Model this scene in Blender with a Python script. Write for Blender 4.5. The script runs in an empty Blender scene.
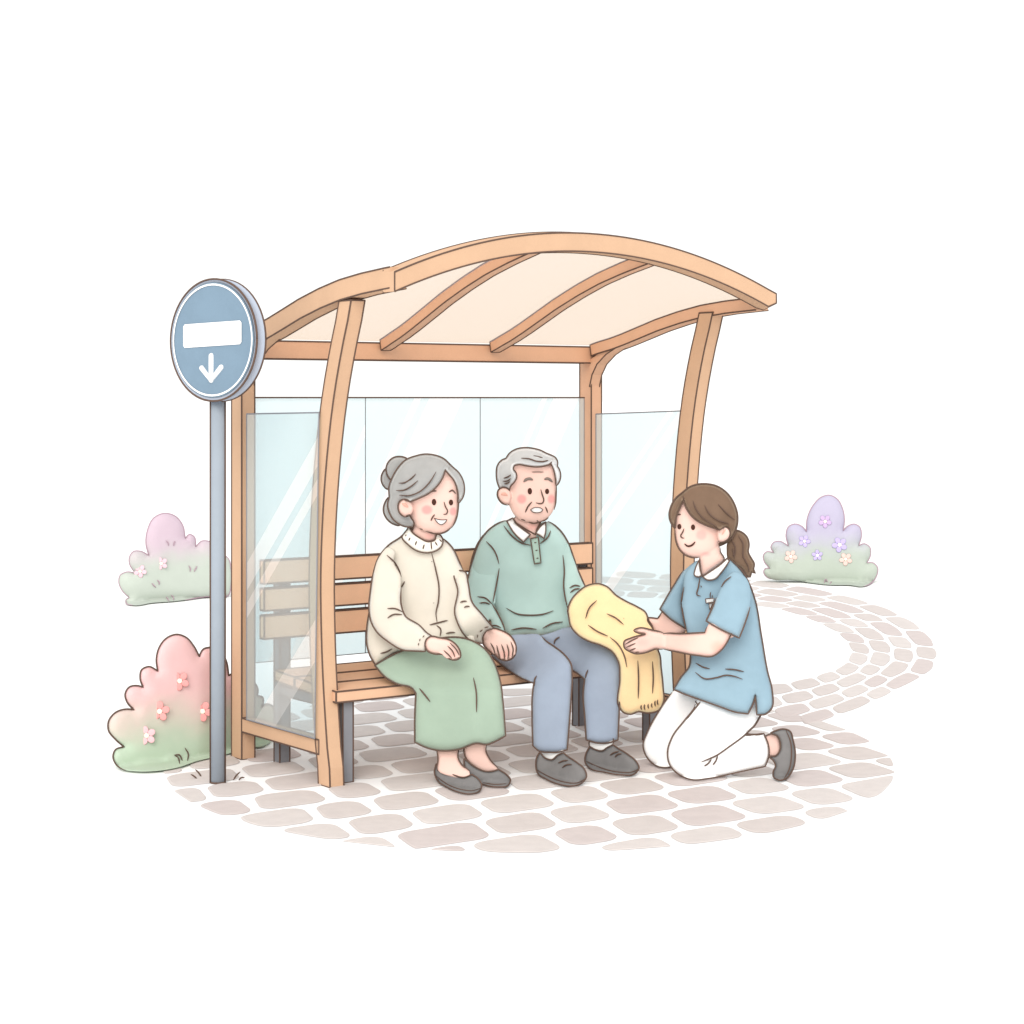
import bpy, math, random
import numpy as np
from mathutils import Vector
from mathutils.geometry import delaunay_2d_cdt

random.seed(7); np.random.seed(7)
F, EYE, CX, HY = 1963.0, 1.6, 512.0, 398.0      # lens (px), eye height (m), principal point
S = bpy.context.scene
COL = S.collection

def P(px, py, Y): return ((px-CX)*Y/F, Y, EYE-(py-HY)*Y/F)
def GY(py): return F*EYE/(py-HY)
def G(px, py, z=0.0):
    Y = F*(EYE-z)/(py-HY); return ((px-CX)*Y/F, Y, z)
def crop(x0, y0, s):
    def f(pts): return [(x0+p[0]/s, y0+p[1]/s)+tuple(p[2:]) for p in pts]
    return f
A = crop(350,430,5.12); A2 = crop(380,450,10.24); A3 = crop(360,560,6.4); A4 = crop(350,620,5.12)
B = crop(450,430,5.12); B2 = crop(490,440,10.24); B3 = crop(480,600,5.12)
C = crop(600,470,5.12); C2 = crop(665,480,10.24); C3 = crop(620,600,5.12)

# ------------------------------------------------------------------ materials
def lin(h):
    h = h.lstrip('#'); c = [int(h[i:i+2],16)/255 for i in (0,2,4)]
    return [(x/12.92 if x <= .04045 else ((x+.055)/1.055)**2.4) for x in c]
GAIN = 1.12
def rgba(h, g=None, nm=None):
    g = GAIN if g is None else g
    v = [x/g*k for x, k in zip(lin(h), ADJ.get(nm, (1,1,1)))]; q = max(1, max(v)/.96)
    return tuple(x/q for x in v)+(1.0,)
MATS = {}
# how much paler or darker each pigment is mixed for this daylight (r, g, b)
ADJ = {
    'pine_light': (0.784, 0.872, 1.021),
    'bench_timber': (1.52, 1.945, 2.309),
    'bench_iron': (1.004, 1.043, 1.072),
    'pole_blue_grey': (0.840, 0.816, 0.770),
    'sign_blue': (0.638, 0.668, 0.658),
    'sign_rim': (1.051, 1.092, 1.055),
    'cardigan_cream': (0.798, 0.807, 0.834),
    'skirt_green': (0.698, 0.770, 0.785),
    'skin': (0.935, 0.869, 0.898),
    'hair_grey': (0.829, 0.858, 0.873),
    'hair_silver': (1.114, 1.166, 1.213),
    'sweater_mint': (0.957, 0.983, 1.046),
    'trouser_blue': (0.858, 0.889, 0.887),
    'towel_yellow': (1.062, 1.097, 1.144),
    'polo_blue': (0.804, 0.741, 0.725),
    'hair_brown': (0.643, 0.624, 0.55),
    'shoe_grey': (1.03, 1.087, 1.121),
    'bush_coral': (0.962, 1.053, 1.155),
    'bush_pale_pink': (0.742, 0.762, 0.783),
    'bush_lavender': (0.735, 0.743, 0.754),
    'stone_x': (0.891, 0.947, 0.990),
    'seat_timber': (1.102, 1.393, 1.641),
    'pine_back': (1.027, 1.129, 1.262),
    'roof_sheet': (0.69, 0.816, 1.053),
    'glass_tint': (1.427, 1.337, 1.337),
}
def mat(name, col, mottle=.05, scale=9, edge=None, edge_px=3.5, grad=None, cheek=None, gain=None, grain=0.0, spots=()):
    """matt watercolour-paper surface: base colour with soft pigment mottling"""
    if name in MATS: return MATS[name]
    m = bpy.data.materials.new(name); m.use_nodes = True
    nt = m.node_tree; N = nt.nodes; L = nt.links; N.clear()
    out = N.new('ShaderNodeOutputMaterial'); bs = N.new('ShaderNodeBsdfPrincipled')
    bs.inputs['Roughness'].default_value = .9; bs.inputs['Specular IOR Level'].default_value = .08
    L.new(bs.outputs[0], out.inputs[0])
    def mix(fac, a, b, typ='MIX'):
        n = N.new('ShaderNodeMix'); n.data_type = 'RGBA'; n.blend_type = typ
        for v, i in ((fac,0),(a,6),(b,7)):
            if hasattr(v, 'is_output'): L.new(v, n.inputs[i])
            else: n.inputs[i].default_value = v
        return n.outputs[2]
    def ramp(v, lo, hi, a=0., b=1.):
        n = N.new('ShaderNodeMapRange'); n.interpolation_type = 'SMOOTHSTEP'
        L.new(v, n.inputs[0]); n.inputs[1].default_value = lo; n.inputs[2].default_value = hi
        n.inputs[3].default_value = a; n.inputs[4].default_value = b
        return n.outputs[0]
    tc = N.new('ShaderNodeTexCoord')
    def noise(sc, det=3, rough=.55):
        n = N.new('ShaderNodeTexNoise'); n.inputs['Scale'].default_value = sc
        n.inputs['Detail'].default_value = det; n.inputs['Roughness'].default_value = rough
        L.new(tc.outputs['Object'], n.inputs['Vector']); return n.outputs['Fac']
    nm = 'stone_x' if name.startswith('stone_') else 'skin' if name.startswith('skin') else name
    c = rgba(col, gain, nm)
    if grad:                                      # foliage changing into blossom with height
        z0, z1, top = grad
        sp = N.new('ShaderNodeSeparateXYZ'); L.new(tc.outputs['Object'], sp.inputs[0])
        ad = N.new('ShaderNodeMath'); ad.operation = 'MULTIPLY_ADD'
        L.new(noise(5), ad.inputs[0]); ad.inputs[1].default_value = (z1-z0)*.7; L.new(sp.outputs[2], ad.inputs[2])
        c = mix(ramp(ad.outputs[0], z0+(z1-z0)*.35, z1+(z1-z0)*.35), c, rgba(top, gain, nm))
    if cheek:
        at = N.new('ShaderNodeAttribute'); at.attribute_name = 'edge'
        c = mix(ramp(at.outputs['Fac'], 0, cheek[1]), c, rgba(cheek[0], gain, nm))
    for (sx, sz, srx, srz, scol, hard) in spots:
        sp = N.new('ShaderNodeSeparateXYZ'); L.new(tc.outputs['Object'], sp.inputs[0])
        def mth(op, a, b):
            n = N.new('ShaderNodeMath'); n.operation = op
            for v, i in ((a,0),(b,1)):
                if hasattr(v, 'is_output'): L.new(v, n.inputs[i])
                else: n.inputs[i].default_value = v
            return n.outputs[0]
        dx = mth('DIVIDE', mth('SUBTRACT', sp.outputs[0], sx), srx); dz = mth('DIVIDE', mth('SUBTRACT', sp.outputs[2], sz), srz)
        dd = mth('SQRT', mth('ADD', mth('MULTIPLY', dx, dx), mth('MULTIPLY', dz, dz)), 0)
        c = mix(ramp(dd, hard, 1.25, 1., 0.), c, rgba(scol, gain, nm))
    if mottle:
        k = ramp(noise(scale, 4), .3, .7)
        lo = 1-mottle; c = mix(1.0, c, mix(k, (lo,lo,lo,1), (1,1,1,1)), 'MULTIPLY')
    if grain:
        k = ramp(noise(160, 2), .3, .7)
        lo = 1-grain; c = mix(1.0, c, mix(k, (lo,lo,lo,1), (1,1,1,1)), 'MULTIPLY')
    if edge:  # paler wash along outlines; on hair a rim highlight painted into the colour
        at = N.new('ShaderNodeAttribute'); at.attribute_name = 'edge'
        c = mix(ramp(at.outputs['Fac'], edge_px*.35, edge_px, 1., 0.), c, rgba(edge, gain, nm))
    if hasattr(c, 'is_output'): L.new(c, bs.inputs['Base Color'])
    else: bs.inputs['Base Color'].default_value = c
    MATS[name] = m; return m
def sheet_mat(name, col, opacity, tint=None, streak=False):
    m = bpy.data.materials.new(name); m.use_nodes = True
    nt = m.node_tree; N = nt.nodes; L = nt.links; N.clear()
    out = N.new('ShaderNodeOutputMaterial'); mx = N.new('ShaderNodeMixShader')
    tr = N.new('ShaderNodeBsdfTransparent'); df = N.new('ShaderNodeBsdfDiffuse'); tl = N.new('ShaderNodeBsdfTranslucent')
    ad = N.new('ShaderNodeMixShader'); ad.inputs[0].default_value = .5
    tr.inputs[0].default_value = tuple(lin(tint))+(1,) if tint else (1,1,1,1)
    df.inputs[0].default_value = rgba(col, 1.0, name); tl.inputs[0].default_value = rgba(col, 1.0, name)
    L.new(df.outputs[0], ad.inputs[1]); L.new(tl.outputs[0], ad.inputs[2])
    mx.inputs[0].default_value = opacity
    L.new(tr.outputs[0], mx.inputs[1]); L.new(ad.outputs[0], mx.inputs[2]); L.new(mx.outputs[0], out.inputs[0])
    MATS[name] = m; return m

INK = mat('ink_brown', '#66534a', mottle=.1, gain=1.0)
INKH = mat('ink_heavy', '#4a3028', mottle=0, gain=1.0)
INKG = mat('ink_grey', '#8f9096', mottle=0)
INKP = mat('ink_mauve', '#b49aa6', mottle=0)
INKS = mat('ink_tan', '#a98f86', mottle=0)

# ------------------------------------------------------------------ curves and shapes
def smooth(pts, closed, step=2.2):
    """Catmull-Rom through the points; a third value of 1 marks a sharp corner"""
    n = len(pts); p = [np.array(q[:2], float) for q in pts]; cn = [len(q) > 2 and q[2] == 1 for q in pts]
    out = []; segs = n if closed else n-1
    for i in range(segs):
        a, b = p[i], p[(i+1) % n]
        m0 = a if cn[i] or (not closed and i == 0) else p[i-1]
        m3 = b if cn[(i+1) % n] or (not closed and i == n-2) else p[(i+2) % n]
        d = max(np.linalg.norm(b-a), 1e-6)
        def tan(prev, cur, nxt, d):
            l1 = np.linalg.norm(cur-prev); l2 = np.linalg.norm(nxt-cur)
            if l1 < 1e-6 or l2 < 1e-6: return (nxt-prev)
            return ((cur-prev)/l1*l2+(nxt-cur)/l2*l1)/(l1+l2)*d
        t0 = tan(m0, a, b, d) if not np.allclose(m0, a) else (b-a)
        t1 = tan(a, b, m3, d) if not np.allclose(m3, b) else (b-a)
        k = max(1, int(math.ceil(d/step)))
        for j in range(k):
            t = j/k
            out.append((2*t**3-3*t**2+1)*a+(t**3-2*t**2+t)*t0+(-2*t**3+3*t**2)*b+(t**3-t**2)*t1)
    if not closed: out.append(p[-1])
    return np.array(out)
def seg_dist(q, poly):
    a = poly; b = np.roll(poly, -1, 0); ab = b-a; L2 = np.maximum((ab**2).sum(1), 1e-9)
    res = np.empty(len(q))
    for s in range(0, len(q), 400):
        qq = q[s:s+400, None, :]
        t = np.clip(((qq-a)*ab).sum(2)/L2, 0, 1)
        res[s:s+400] = np.sqrt((((a+t[..., None]*ab)-qq)**2).sum(2)).min(1)
    return res
def inside(q, poly):
    x, y = q[:,0][:,None], q[:,1][:,None]
    x1, y1 = poly[:,0], poly[:,1]; x2, y2 = np.roll(x1,-1), np.roll(y1,-1)
    c = ((y1 > y) != (y2 > y)) & (x < (x2-x1)*(y-y1)/np.where(y2==y1, 1e-9, y2-y1)+x1)
    return c.sum(1) % 2 == 1
def depth_fn(D):
    if callable(D): return D
    if isinstance(D, (int, float)): return lambda q: np.full(len(q), float(D))
    K = np.array([d[:2] for d in D], float); V = np.array([d[2] for d in D], float)
    def f(q):
        q = np.asarray(q, float); best = np.full(len(q), 1e18); val = np.zeros(len(q))
        for i in range(len(K)-1):
            ab = K[i+1]-K[i]; t = np.clip(((q-K[i])@ab)/(ab@ab), 0, 1)
            d = ((K[i]+t[:,None]*ab-q)**2).sum(1); m = d < best
            best[m] = d[m]; val[m] = (V[i]+t*(V[i+1]-V[i]))[m]
        return val
    offs = [(0,0)]+[(rr_*math.cos(a), rr_*math.sin(a)) for rr_ in (6,12) for a in np.linspace(0, 2*math.pi, 7)[:-1]]
    return lambda q: sum(f(np.asarray(q, float)+np.array(o)) for o in offs)/len(offs)
class Shape:
    """a cushioned solid: closed outline, mid depth D, half thickness T (m), edge rounding R (px)"""
    def __init__(s, pts, D=None, T=.05, R=8, over=None, back=1.0, step=2.2, lift=0.0, floor=False):
        s.poly = smooth(pts, True, step)
        if ((s.poly[:,0]*np.roll(s.poly[:,1],-1)-np.roll(s.poly[:,0],-1)*s.poly[:,1]).sum()) < 0: s.poly = s.poly[::-1]
        s.R = R*.5 if R > 5 else R
        s.T, s.back = (T*.32, 3.3*back) if T > .03 else (T, back)       # drawn seam sits close to the front face
        if over:
            s.D = lambda q: front(over, q)-T*.55-lift
            s.soft = True
        else: s.D = depth_fn(D); s.soft = False
        if floor:                                # stands on the ground, never below it
            d0 = s.D; s.D = lambda q: np.minimum(d0(q), F*(EYE-.010)/np.maximum(np.asarray(q, float)[:,1]-HY, 1))
    def h(s, q):
        d = seg_dist(q, s.poly); x = np.minimum(d/s.R, 1)
        return np.where(inside(q, s.poly), s.T*np.sqrt(1-(1-x)**2), 0), d
    def mesh(s):
        if hasattr(s, '_m'): return s._m
        c = s.poly; n = len(c)
        t = np.roll(c,-1,0)-np.roll(c,1,0); t /= np.maximum(np.linalg.norm(t,axis=1),1e-9)[:,None]
        nrm = np.stack([-t[:,1], t[:,0]], 1)
        cand = []
        for o in (.5, 1.4, 2.8, 4.8, 7.5):
            if o > s.R*1.3+2: break
            q = c+nrm*o; q = q[inside(q, c)]
            if len(q): q = q[seg_dist(q, c) > o*.93]
            stepn = 1 if o < 3 else 2
            cand.append(q[::stepn])
        x0, y0 = c.min(0); x1, y1 = c.max(0)
        gx, gy = np.meshgrid(np.arange(x0, x1, 4.5), np.arange(y0, y1, 4.5))
        g = np.stack([gx.ravel()+np.where((np.arange(gx.size)//gx.shape[1])%2, 2.2, 0), gy.ravel()], 1)
        g = g[inside(g, c)]
        if len(g): g = g[seg_dist(g, c) > (8.5 if s.R > 6 else 4)]
        cand.append(g); ip = np.concatenate([k for k in cand if len(k)]) if any(len(k) for k in cand) else np.zeros((0,2))
        allp = np.concatenate([c, ip])
        r = delaunay_2d_cdt([Vector(p) for p in allp], [], [list(range(n))], 1, 1e-4)
        vs = np.array([tuple(v) for v in r[0]]); tris = [tuple(f) for f in r[2]]
        h, d = s.h(vs); onb = d < 1e-3; h[onb] = 0; d[onb] = 0
        Y = s.D(vs)
        if s.soft:
            nb = [set() for _ in vs]
            for f in tris:
                for a in range(len(f)): nb[f[a]].update((f[a-1], f[(a+1)%len(f)]))
            for _ in range(6):
                Y = np.array([min(Y[i], .5*Y[i]+.5*np.mean([Y[j] for j in nb[i]])) if nb[i] else Y[i] for i in range(len(vs))])
        s._m = (vs, tris, h, d, onb, Y); return s._m
    def front(s, q):
        q = np.asarray(q, float); h, _ = s.h(q)
        return np.where(inside(q, s.poly), s.D(q)-h, np.inf), s.D(q)
def front(shapes, q):
    q = np.asarray(q, float); f = np.full(len(q), np.inf); m = np.full(len(q), np.inf)
    for s in shapes:
        a, b = s.front(q); f = np.minimum(f, a); dd = seg_dist(q, s.poly)
        if s is shapes[0]: m = b; bd = dd
        else: k = dd < bd; m = np.where(k, b, m); bd = np.minimum(bd, dd)
    return np.where(np.isfinite(f), f, m)

class MB:
    """collects surfaces and drawn lines and links them as one mesh"""
    def __init__(s): s.v = []; s.f = []; s.m = []; s.e = []
    def add(s, vs, fs, mi=0, edge=None):
        b = len(s.v); s.v += [tuple(v) for v in vs]; s.f += [tuple(b+i for i in f) for f in fs]; s.m += [mi]*len(fs)
        s.e += list(edge) if edge is not None else [50.0]*len(vs)
    def solid(s, sh, mi=0, fn=None):
        vs, tris, h, d, onb, Y = sh.mesh()
        if fn is not None:                       # no pale rim where a sleeve runs into the body
            kp = np.array([bool(fn(p[0], p[1])) for p in sh.poly]); d = d.copy()
            near = np.array([int(np.argmin(((sh.poly-v)**2).sum(1))) for v in vs]); d[~kp[near]] = 50
        fr = [P(p[0], p[1], y-k) for p, y, k in zip(vs, Y, h)]
        bk = [P(p[0], p[1], y+k*sh.back) for p, y, k in zip(vs, Y, h)]
        idx = {}; out = list(fr); ed = list(d)
        for i in range(len(vs)):
            if onb[i]: idx[i] = i
            else: idx[i] = len(out); out.append(bk[i]); ed.append(d[i])
        fs = []
        for t in tris:
            a = np.array(vs[t[0]]); b = np.array(vs[t[1]]); c = np.array(vs[t[2]])
            if (b[0]-a[0])*(c[1]-a[1])-(b[1]-a[1])*(c[0]-a[0]) > 0: t = t[::-1]
            fs.append(tuple(t))
            tb = tuple(idx[i] for i in reversed(t))
            if set(tb) != set(t): fs.append(tb)
        s.add(out, fs, mi, ed)
    def tube(s, pts, rad, mi=1, n=6):
        pts = [np.array(p, float) for p in pts]
        q = [pts[0]]; rr = [rad[0]]
        for p, r in zip(pts[1:], rad[1:]):
            if np.linalg.norm(p-q[-1]) > 1e-5: q.append(p); rr.append(r)
        if len(q) < 2: return
        vs = []; ref = None
        for i, p in enumerate(q):
            t = q[min(i+1,len(q)-1)]-q[max(i-1,0)]; t /= max(np.linalg.norm(t),1e-9)
            if ref is None:
                ref = np.cross(t, (0,1,0)); 
                if np.linalg.norm(ref) < .2: ref = np.cross(t, (0,0,1))
            ref = ref-t*(ref@t); ref /= max(np.linalg.norm(ref),1e-9); b = np.cross(t, ref)
            for k in range(n):
                a = 2*math.pi*k/n; vs.append(p+rr[i]*(math.cos(a)*ref+math.sin(a)*b))
        fs = []
        for i in range(len(q)-1):
            for k in range(n):
                a = i*n+k; b = i*n+(k+1)%n; fs.append((a, b, b+n, a+n))
        fs.append(tuple(reversed(range(n)))); fs.append(tuple(range((len(q)-1)*n, len(q)*n)))
        s.add(vs, fs, mi)
    def line(s, pts, over=None, Y=None, w=2.0, lift=.004, mi=1, taper=.25, sm=True):
        """a drawn stroke lying on the surface"""
        q = smooth(pts, False, 1.6) if sm else np.array([p[:2] for p in pts], float)
        y = front(over, q) if over is not None else depth_fn(Y)(q)
        for _ in range(2): y[1:-1] = np.minimum(y[1:-1], (y[:-2]+y[1:-1]+y[2:])/3)
        n = len(q); R = []; w *= .82
        for i in range(n):
            t = min(i, n-1-i)/max(n-1,1)
            k = 1 if taper <= 0 else .35+.65*min(1, t/taper)**.7
            R.append(w*.5*k*y[i]/F)
        s.tube([P(a[0], a[1], b-lift) for a, b in zip(q, y)], R, mi)
    def contour(s, sh, w=2.0, lift=.0, mi=1, rng=None, fn=None):
        """the drawn outline of a shape; fn(x,y) keeps only some of it"""
        c = sh.poly; Y = sh.D(c); lift += .010; w *= .79
        t = np.roll(c,-1,0)-np.roll(c,1,0); t /= np.maximum(np.linalg.norm(t,axis=1),1e-9)[:,None]
        oc = c+np.stack([t[:,1], -t[:,0]], 1)*(.4 if w > 1.5 else 0)
        if sh.soft:
            vs, tris, h, d, onb, YY = sh.mesh()
            from_idx = [int(np.argmin(((vs-p)**2).sum(1))) for p in c]; Y = np.array([YY[i] for i in from_idx])
        keep = np.array([True if fn is None else bool(fn(p[0], p[1])) for p in c])
        n = len(c)
        pts = [P(p[0], p[1], y-lift) for p, y in zip(oc, Y)]
        if keep.all():
            r = [w*.5*y/F for y in Y]; s.tube(pts+[pts[0]], r+[r[0]], mi); return
        if not keep.any(): return
        st = [i for i in range(n) if keep[i] and not keep[i-1]]
        for i in st:
            run = []
            while keep[i % n] and len(run) < n: run.append(i % n); i += 1
            k = len(run); r = [w*.5*Y[j]/F*(.4+.6*min(1, min(a, k-1-a)/4)) for a, j in enumerate(run)]
            s.tube([pts[j] for j in run], r, mi)
    def shape(s, sh, w=2.0, lift=.0, fn=None, ink=True, mi=0, imi=1):
        s.solid(sh, mi, fn)
        if ink: s.contour(sh, w, lift, imi, fn=fn)
        return sh
    def hexa(s, c8, mi=0, ink=.0036, imi=1, edges=None):
        """c8: bottom ring of four, top ring of four"""
        s.add(c8, [(3,2,1,0),(4,5,6,7),(0,1,5,4),(1,2,6,5),(2,3,7,6),(3,0,4,7)], mi)
        if ink:
            for a, b in edges or [(0,1),(1,2),(2,3),(3,0),(4,5),(5,6),(6,7),(7,4),(0,4),(1,5),(2,6),(3,7)]:
                s.tube([c8[a], c8[b]], [ink, ink], imi, 6)
    def sweep(s, rings, mi=0, ink=.0036, imi=1, lines=(0,1,2,3), caps=(0,1)):
        """rings of four corners along a curved timber"""
        n = len(rings); vs = [v for r in rings for v in r]; fs = []
        for i in range(n-1):
            for k in range(4):
                a = i*4+k; b = i*4+(k+1)%4; fs.append((a,b,b+4,a+4))
        fs += [(3,2,1,0), tuple((n-1)*4+k for k in range(4))]
        s.add(vs, fs, mi)
        if ink:
            for k in lines: s.tube([r[k] for r in rings], [ink]*n, imi)
            for r in [(rings[0], rings[-1])[k] for k in caps]: s.tube(list(r)+[r[0]], [ink]*5, imi)
    def ball(s, px, py, Y, r, mi=0, n=10):
        c = np.array(P(px, py, Y)); vs = [c+(0,0,r)]; fs = []
        for i in range(1, n//2+1):
            th = math.pi*i/(n//2+1)
            for k in range(n):
                a = 2*math.pi*k/n; vs.append(c+r*np.array((math.sin(th)*math.cos(a), math.sin(th)*math.sin(a), math.cos(th))))
        vs.append(c-(0,0,r)); m = n//2
        for k in range(n): fs.append((0, 1+k, 1+(k+1)%n))
        for i in range(m-1):
            for k in range(n):
                a = 1+i*n+k; b = 1+i*n+(k+1)%n; fs.append((a, a+n, b+n, b))
        for k in range(n): fs.append((1+m*n, 1+(m-1)*n+(k+1)%n, 1+(m-1)*n+k))
        s.add(vs, fs, mi)
    def limb(s, pts):
        for a, b in zip(pts[:-1], pts[1:]):
            s.tube([P(*a[:3]), P(*b[:3])], [a[3], b[3]], 0, 12)
        for a in pts: s.ball(a[0], a[1], a[2], a[3])
    def build(s, name, mats, parent=None, flat=False):
        me = bpy.data.meshes.new(name)
        o3 = np.array(parent.location) if parent is not None and parent.type == 'EMPTY' else (np.array(parent['org']) if parent is not None and 'org' in parent else np.zeros(3))
        me.from_pydata([tuple(np.array(v)-o3) for v in s.v], [], s.f)
        for m in (mats if isinstance(mats, (list, tuple)) else [mats]): me.materials.append(m)
        me.polygons.foreach_set('material_index', s.m)
        if not flat: me.polygons.foreach_set('use_smooth', [True]*len(s.f))
        at = me.attributes.new('edge', 'FLOAT', 'POINT'); at.data.foreach_set('value', s.e)
        me.update()
        o = bpy.data.objects.new(name, me); COL.objects.link(o)
        if parent is not None: o.parent = parent
        return o
ORG = {}
def sub(mb, name, mats, parent, root, flat=False):
    """a sub-part: local coordinates are the root's (its part sits at the root's origin)"""
    me = bpy.data.meshes.new(name); o3 = np.array(root.location)
    me.from_pydata([tuple(np.array(v)-o3) for v in mb.v], [], mb.f)
    for m in (mats if isinstance(mats, (list, tuple)) else [mats]): me.materials.append(m)
    me.polygons.foreach_set('material_index', mb.m)
    if not flat: me.polygons.foreach_set('use_smooth', [True]*len(mb.f))
    at = me.attributes.new('edge', 'FLOAT', 'POINT'); at.data.foreach_set('value', mb.e)
    me.update(); o = bpy.data.objects.new(name, me); COL.objects.link(o); o.parent = parent
    return o
def thing(name, label, cat, loc, group=None):
    o = bpy.data.objects.new(name, None); COL.objects.link(o); o.location = loc
    o.empty_display_size = .1; o['label'] = label; o['category'] = cat
    if group: o['group'] = group
    bpy.context.view_layer.update()
    return o
def fuse(mb, voxel=.004):
    """union of everything collected so far into one continuous skin"""
    me = bpy.data.meshes.new('tmp'); me.from_pydata(mb.v, [], mb.f); me.update()
    o = bpy.data.objects.new('tmp', me); COL.objects.link(o)
    r = o.modifiers.new('r', 'REMESH'); r.mode = 'VOXEL'; r.voxel_size = voxel; r.adaptivity = 0
    sm = o.modifiers.new('s', 'SMOOTH'); sm.factor = .5; sm.iterations = 3
    dg = bpy.context.evaluated_depsgraph_get(); ev = o.evaluated_get(dg).to_mesh()
    out = MB(); out.add([tuple(v.co) for v in ev.vertices], [tuple(p.vertices) for p in ev.polygons], 0)
    o.evaluated_get(dg).to_mesh_clear(); bpy.data.objects.remove(o); bpy.data.meshes.remove(me)
    return out
def ell(cx, cy, rx, ry, n=14, rot=0):
    r = math.radians(rot)
    return [(cx+rx*math.cos(a)*math.cos(r)-ry*math.sin(a)*math.sin(r), cy+rx*math.cos(a)*math.sin(r)+ry*math.sin(a)*math.cos(r)) for a in [2*math.pi*i/n for i in range(n)]]

# ------------------------------------------------------------------ setting: ground, paving, path
gm = mat('pale_ground', '#ffffff', mottle=.0, gain=1.08)
mb = MB(); mb.add([(-400,-60,0),(400,-60,0),(400,900,0),(-400,900,0)], [(0,1,2,3)])
g = mb.build('ground', gm, flat=True); g['kind'] = 'structure'

U = np.array((.813,.583)); V = np.array((-.584,.818)); U /= np.linalg.norm(U); V = np.array((-U[1], U[0]))
def clip(poly, bound):
    out = [np.array(p) for p in poly]
    n = len(bound)
    for i in range(n):
        a, b = bound[i], bound[(i+1) % n]; res = []
        def side(p): return (b[0]-a[0])*(p[1]-a[1])-(b[1]-a[1])*(p[0]-a[0])
        for j in range(len(out)):
            p, q = out[j-1], out[j]; sp_, sq = side(p), side(q)
            if sq >= 0:
                if sp_ < 0: res.append(p+(q-p)*sp_/(sp_-sq))
                res.append(q)
            elif sp_ >= 0: res.append(p+(q-p)*sp_/(sp_-sq))
        out = res
        if len(out) < 3: return []
    return out
def area(p): p = np.array(p); return .5*((p[:,0]*np.roll(p[:,1],-1)-np.roll(p[:,0],-1)*p[:,1]).sum())
def stone(mb, poly, mi, z=.004, rad=.045, base=.0015):
    """one worn flat stone with rounded corners (ground coordinates)"""
    p = [np.array(q, float) for q in poly]
    if area(p) < 0: p = p[::-1]
    for cut in ((rad, rad*.42, rad*.2) if rad > 0 else (9, 9)):                   # worn corners
        q = []
        for i in range(len(p)):
            a, b = p[i], p[(i+1) % len(p)]; l = np.linalg.norm(b-a); k = min(cut/max(l,1e-6), .24 if rad > 0 else .17)
            q += [a+(b-a)*k, a+(b-a)*(1-k)]
        p = q
    c = sum(p)/len(p); n = len(p)
    inn = [c+(q-c)*.93 for q in p]
    vs = [(q[0], q[1], base) for q in p]+[(q[0], q[1], z) for q in inn]
    fs = [tuple(range(n, 2*n))]+[(i, (i+1)%n, n+(i+1)%n, n+i) for i in range(n)]
    mb.add(vs, fs, mi)
st_m = [mat('stone_'+str(i), c, mottle=.06, scale=14, grain=.03) for i, c in enumerate(('#e8dad2','#e4d5cd','#eadcd4','#e2d1ca'))]
mb = MB()
ex, ey, erx, ery = 529, 771, 366, 82
bound = np.array([(ex+erx*math.cos(a), ey+ery*math.sin(a)) for a in [2*math.pi*i/48 for i in range(48)]])
O0 = np.array((-.686, 8.16))
rng = random.Random(3)
JD = np.array((-.30,.954))      # direction of the cross joints
def toimg(p): return np.array((CX+p[0]*F/p[1], HY+EYE*F/p[1]))
def toground(q): w = G(q[0], q[1]); return np.array((w[0], w[1]))
for j in range(-9, 8):
    o = (.155 if j % 2 else 0)+rng.uniform(-.04,.04)
    for i in range(-18, 20):
        r = random.Random(i*31+j*977)
        g0 = .0155
        a = O0+U*(i*.31+o+g0+random.Random(i*13+j*7).uniform(-.045,.045))+JD*(j*.315+g0)
        b = O0+U*((i+1)*.31+o-g0+random.Random((i+1)*13+j*7).uniform(-.045,.045))+JD*(j*.315+g0)
        w = JD*(.315-2*g0)
        cs = [a+JD*r.uniform(-.008,.012)+U*r.uniform(0,.02), b+JD*r.uniform(-.008,.012), b+w+JD*r.uniform(-.012,.008)-U*r.uniform(0,.03), a+w+JD*r.uniform(-.012,.008)+U*r.uniform(-.01,.02)]
        if min(c[1] for c in cs) < 5: continue
        im = [toimg(c) for c in cs]
        cl = clip(im[::-1] if area(im) < 0 else im, bound)
        if len(cl) < 3 or abs(area(cl)) < 90: continue
        gr = [toground(q) for q in cl]
        mb.add if False else stone(mb, gr, r.randrange(4))
pv = mb.build('cobblestone_paving', st_m, flat=True); pv['kind'] = 'structure'

inner = smooth([(690,690),(750,686),(790,682),(822,674),(846,662),(850,650),(842,638),(815,622),(780,610),(740,604),(690,600),(640,598),(590,596)], False, 2)
outer = smooth([(700,742),(760,738),(815,724),(860,708),(905,686),(934,668),(938,650),(928,634),(895,612),(850,597),(800,586),(760,580),(700,576),(640,572),(590,569)], False, 2)
def param(c):
    d = np.diff(c, axis=0); s_ = np.concatenate([[0], np.cumsum(np.sqrt((d[:,0]/34)**2+(d[:,1]/11)**2))]); return s_
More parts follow.
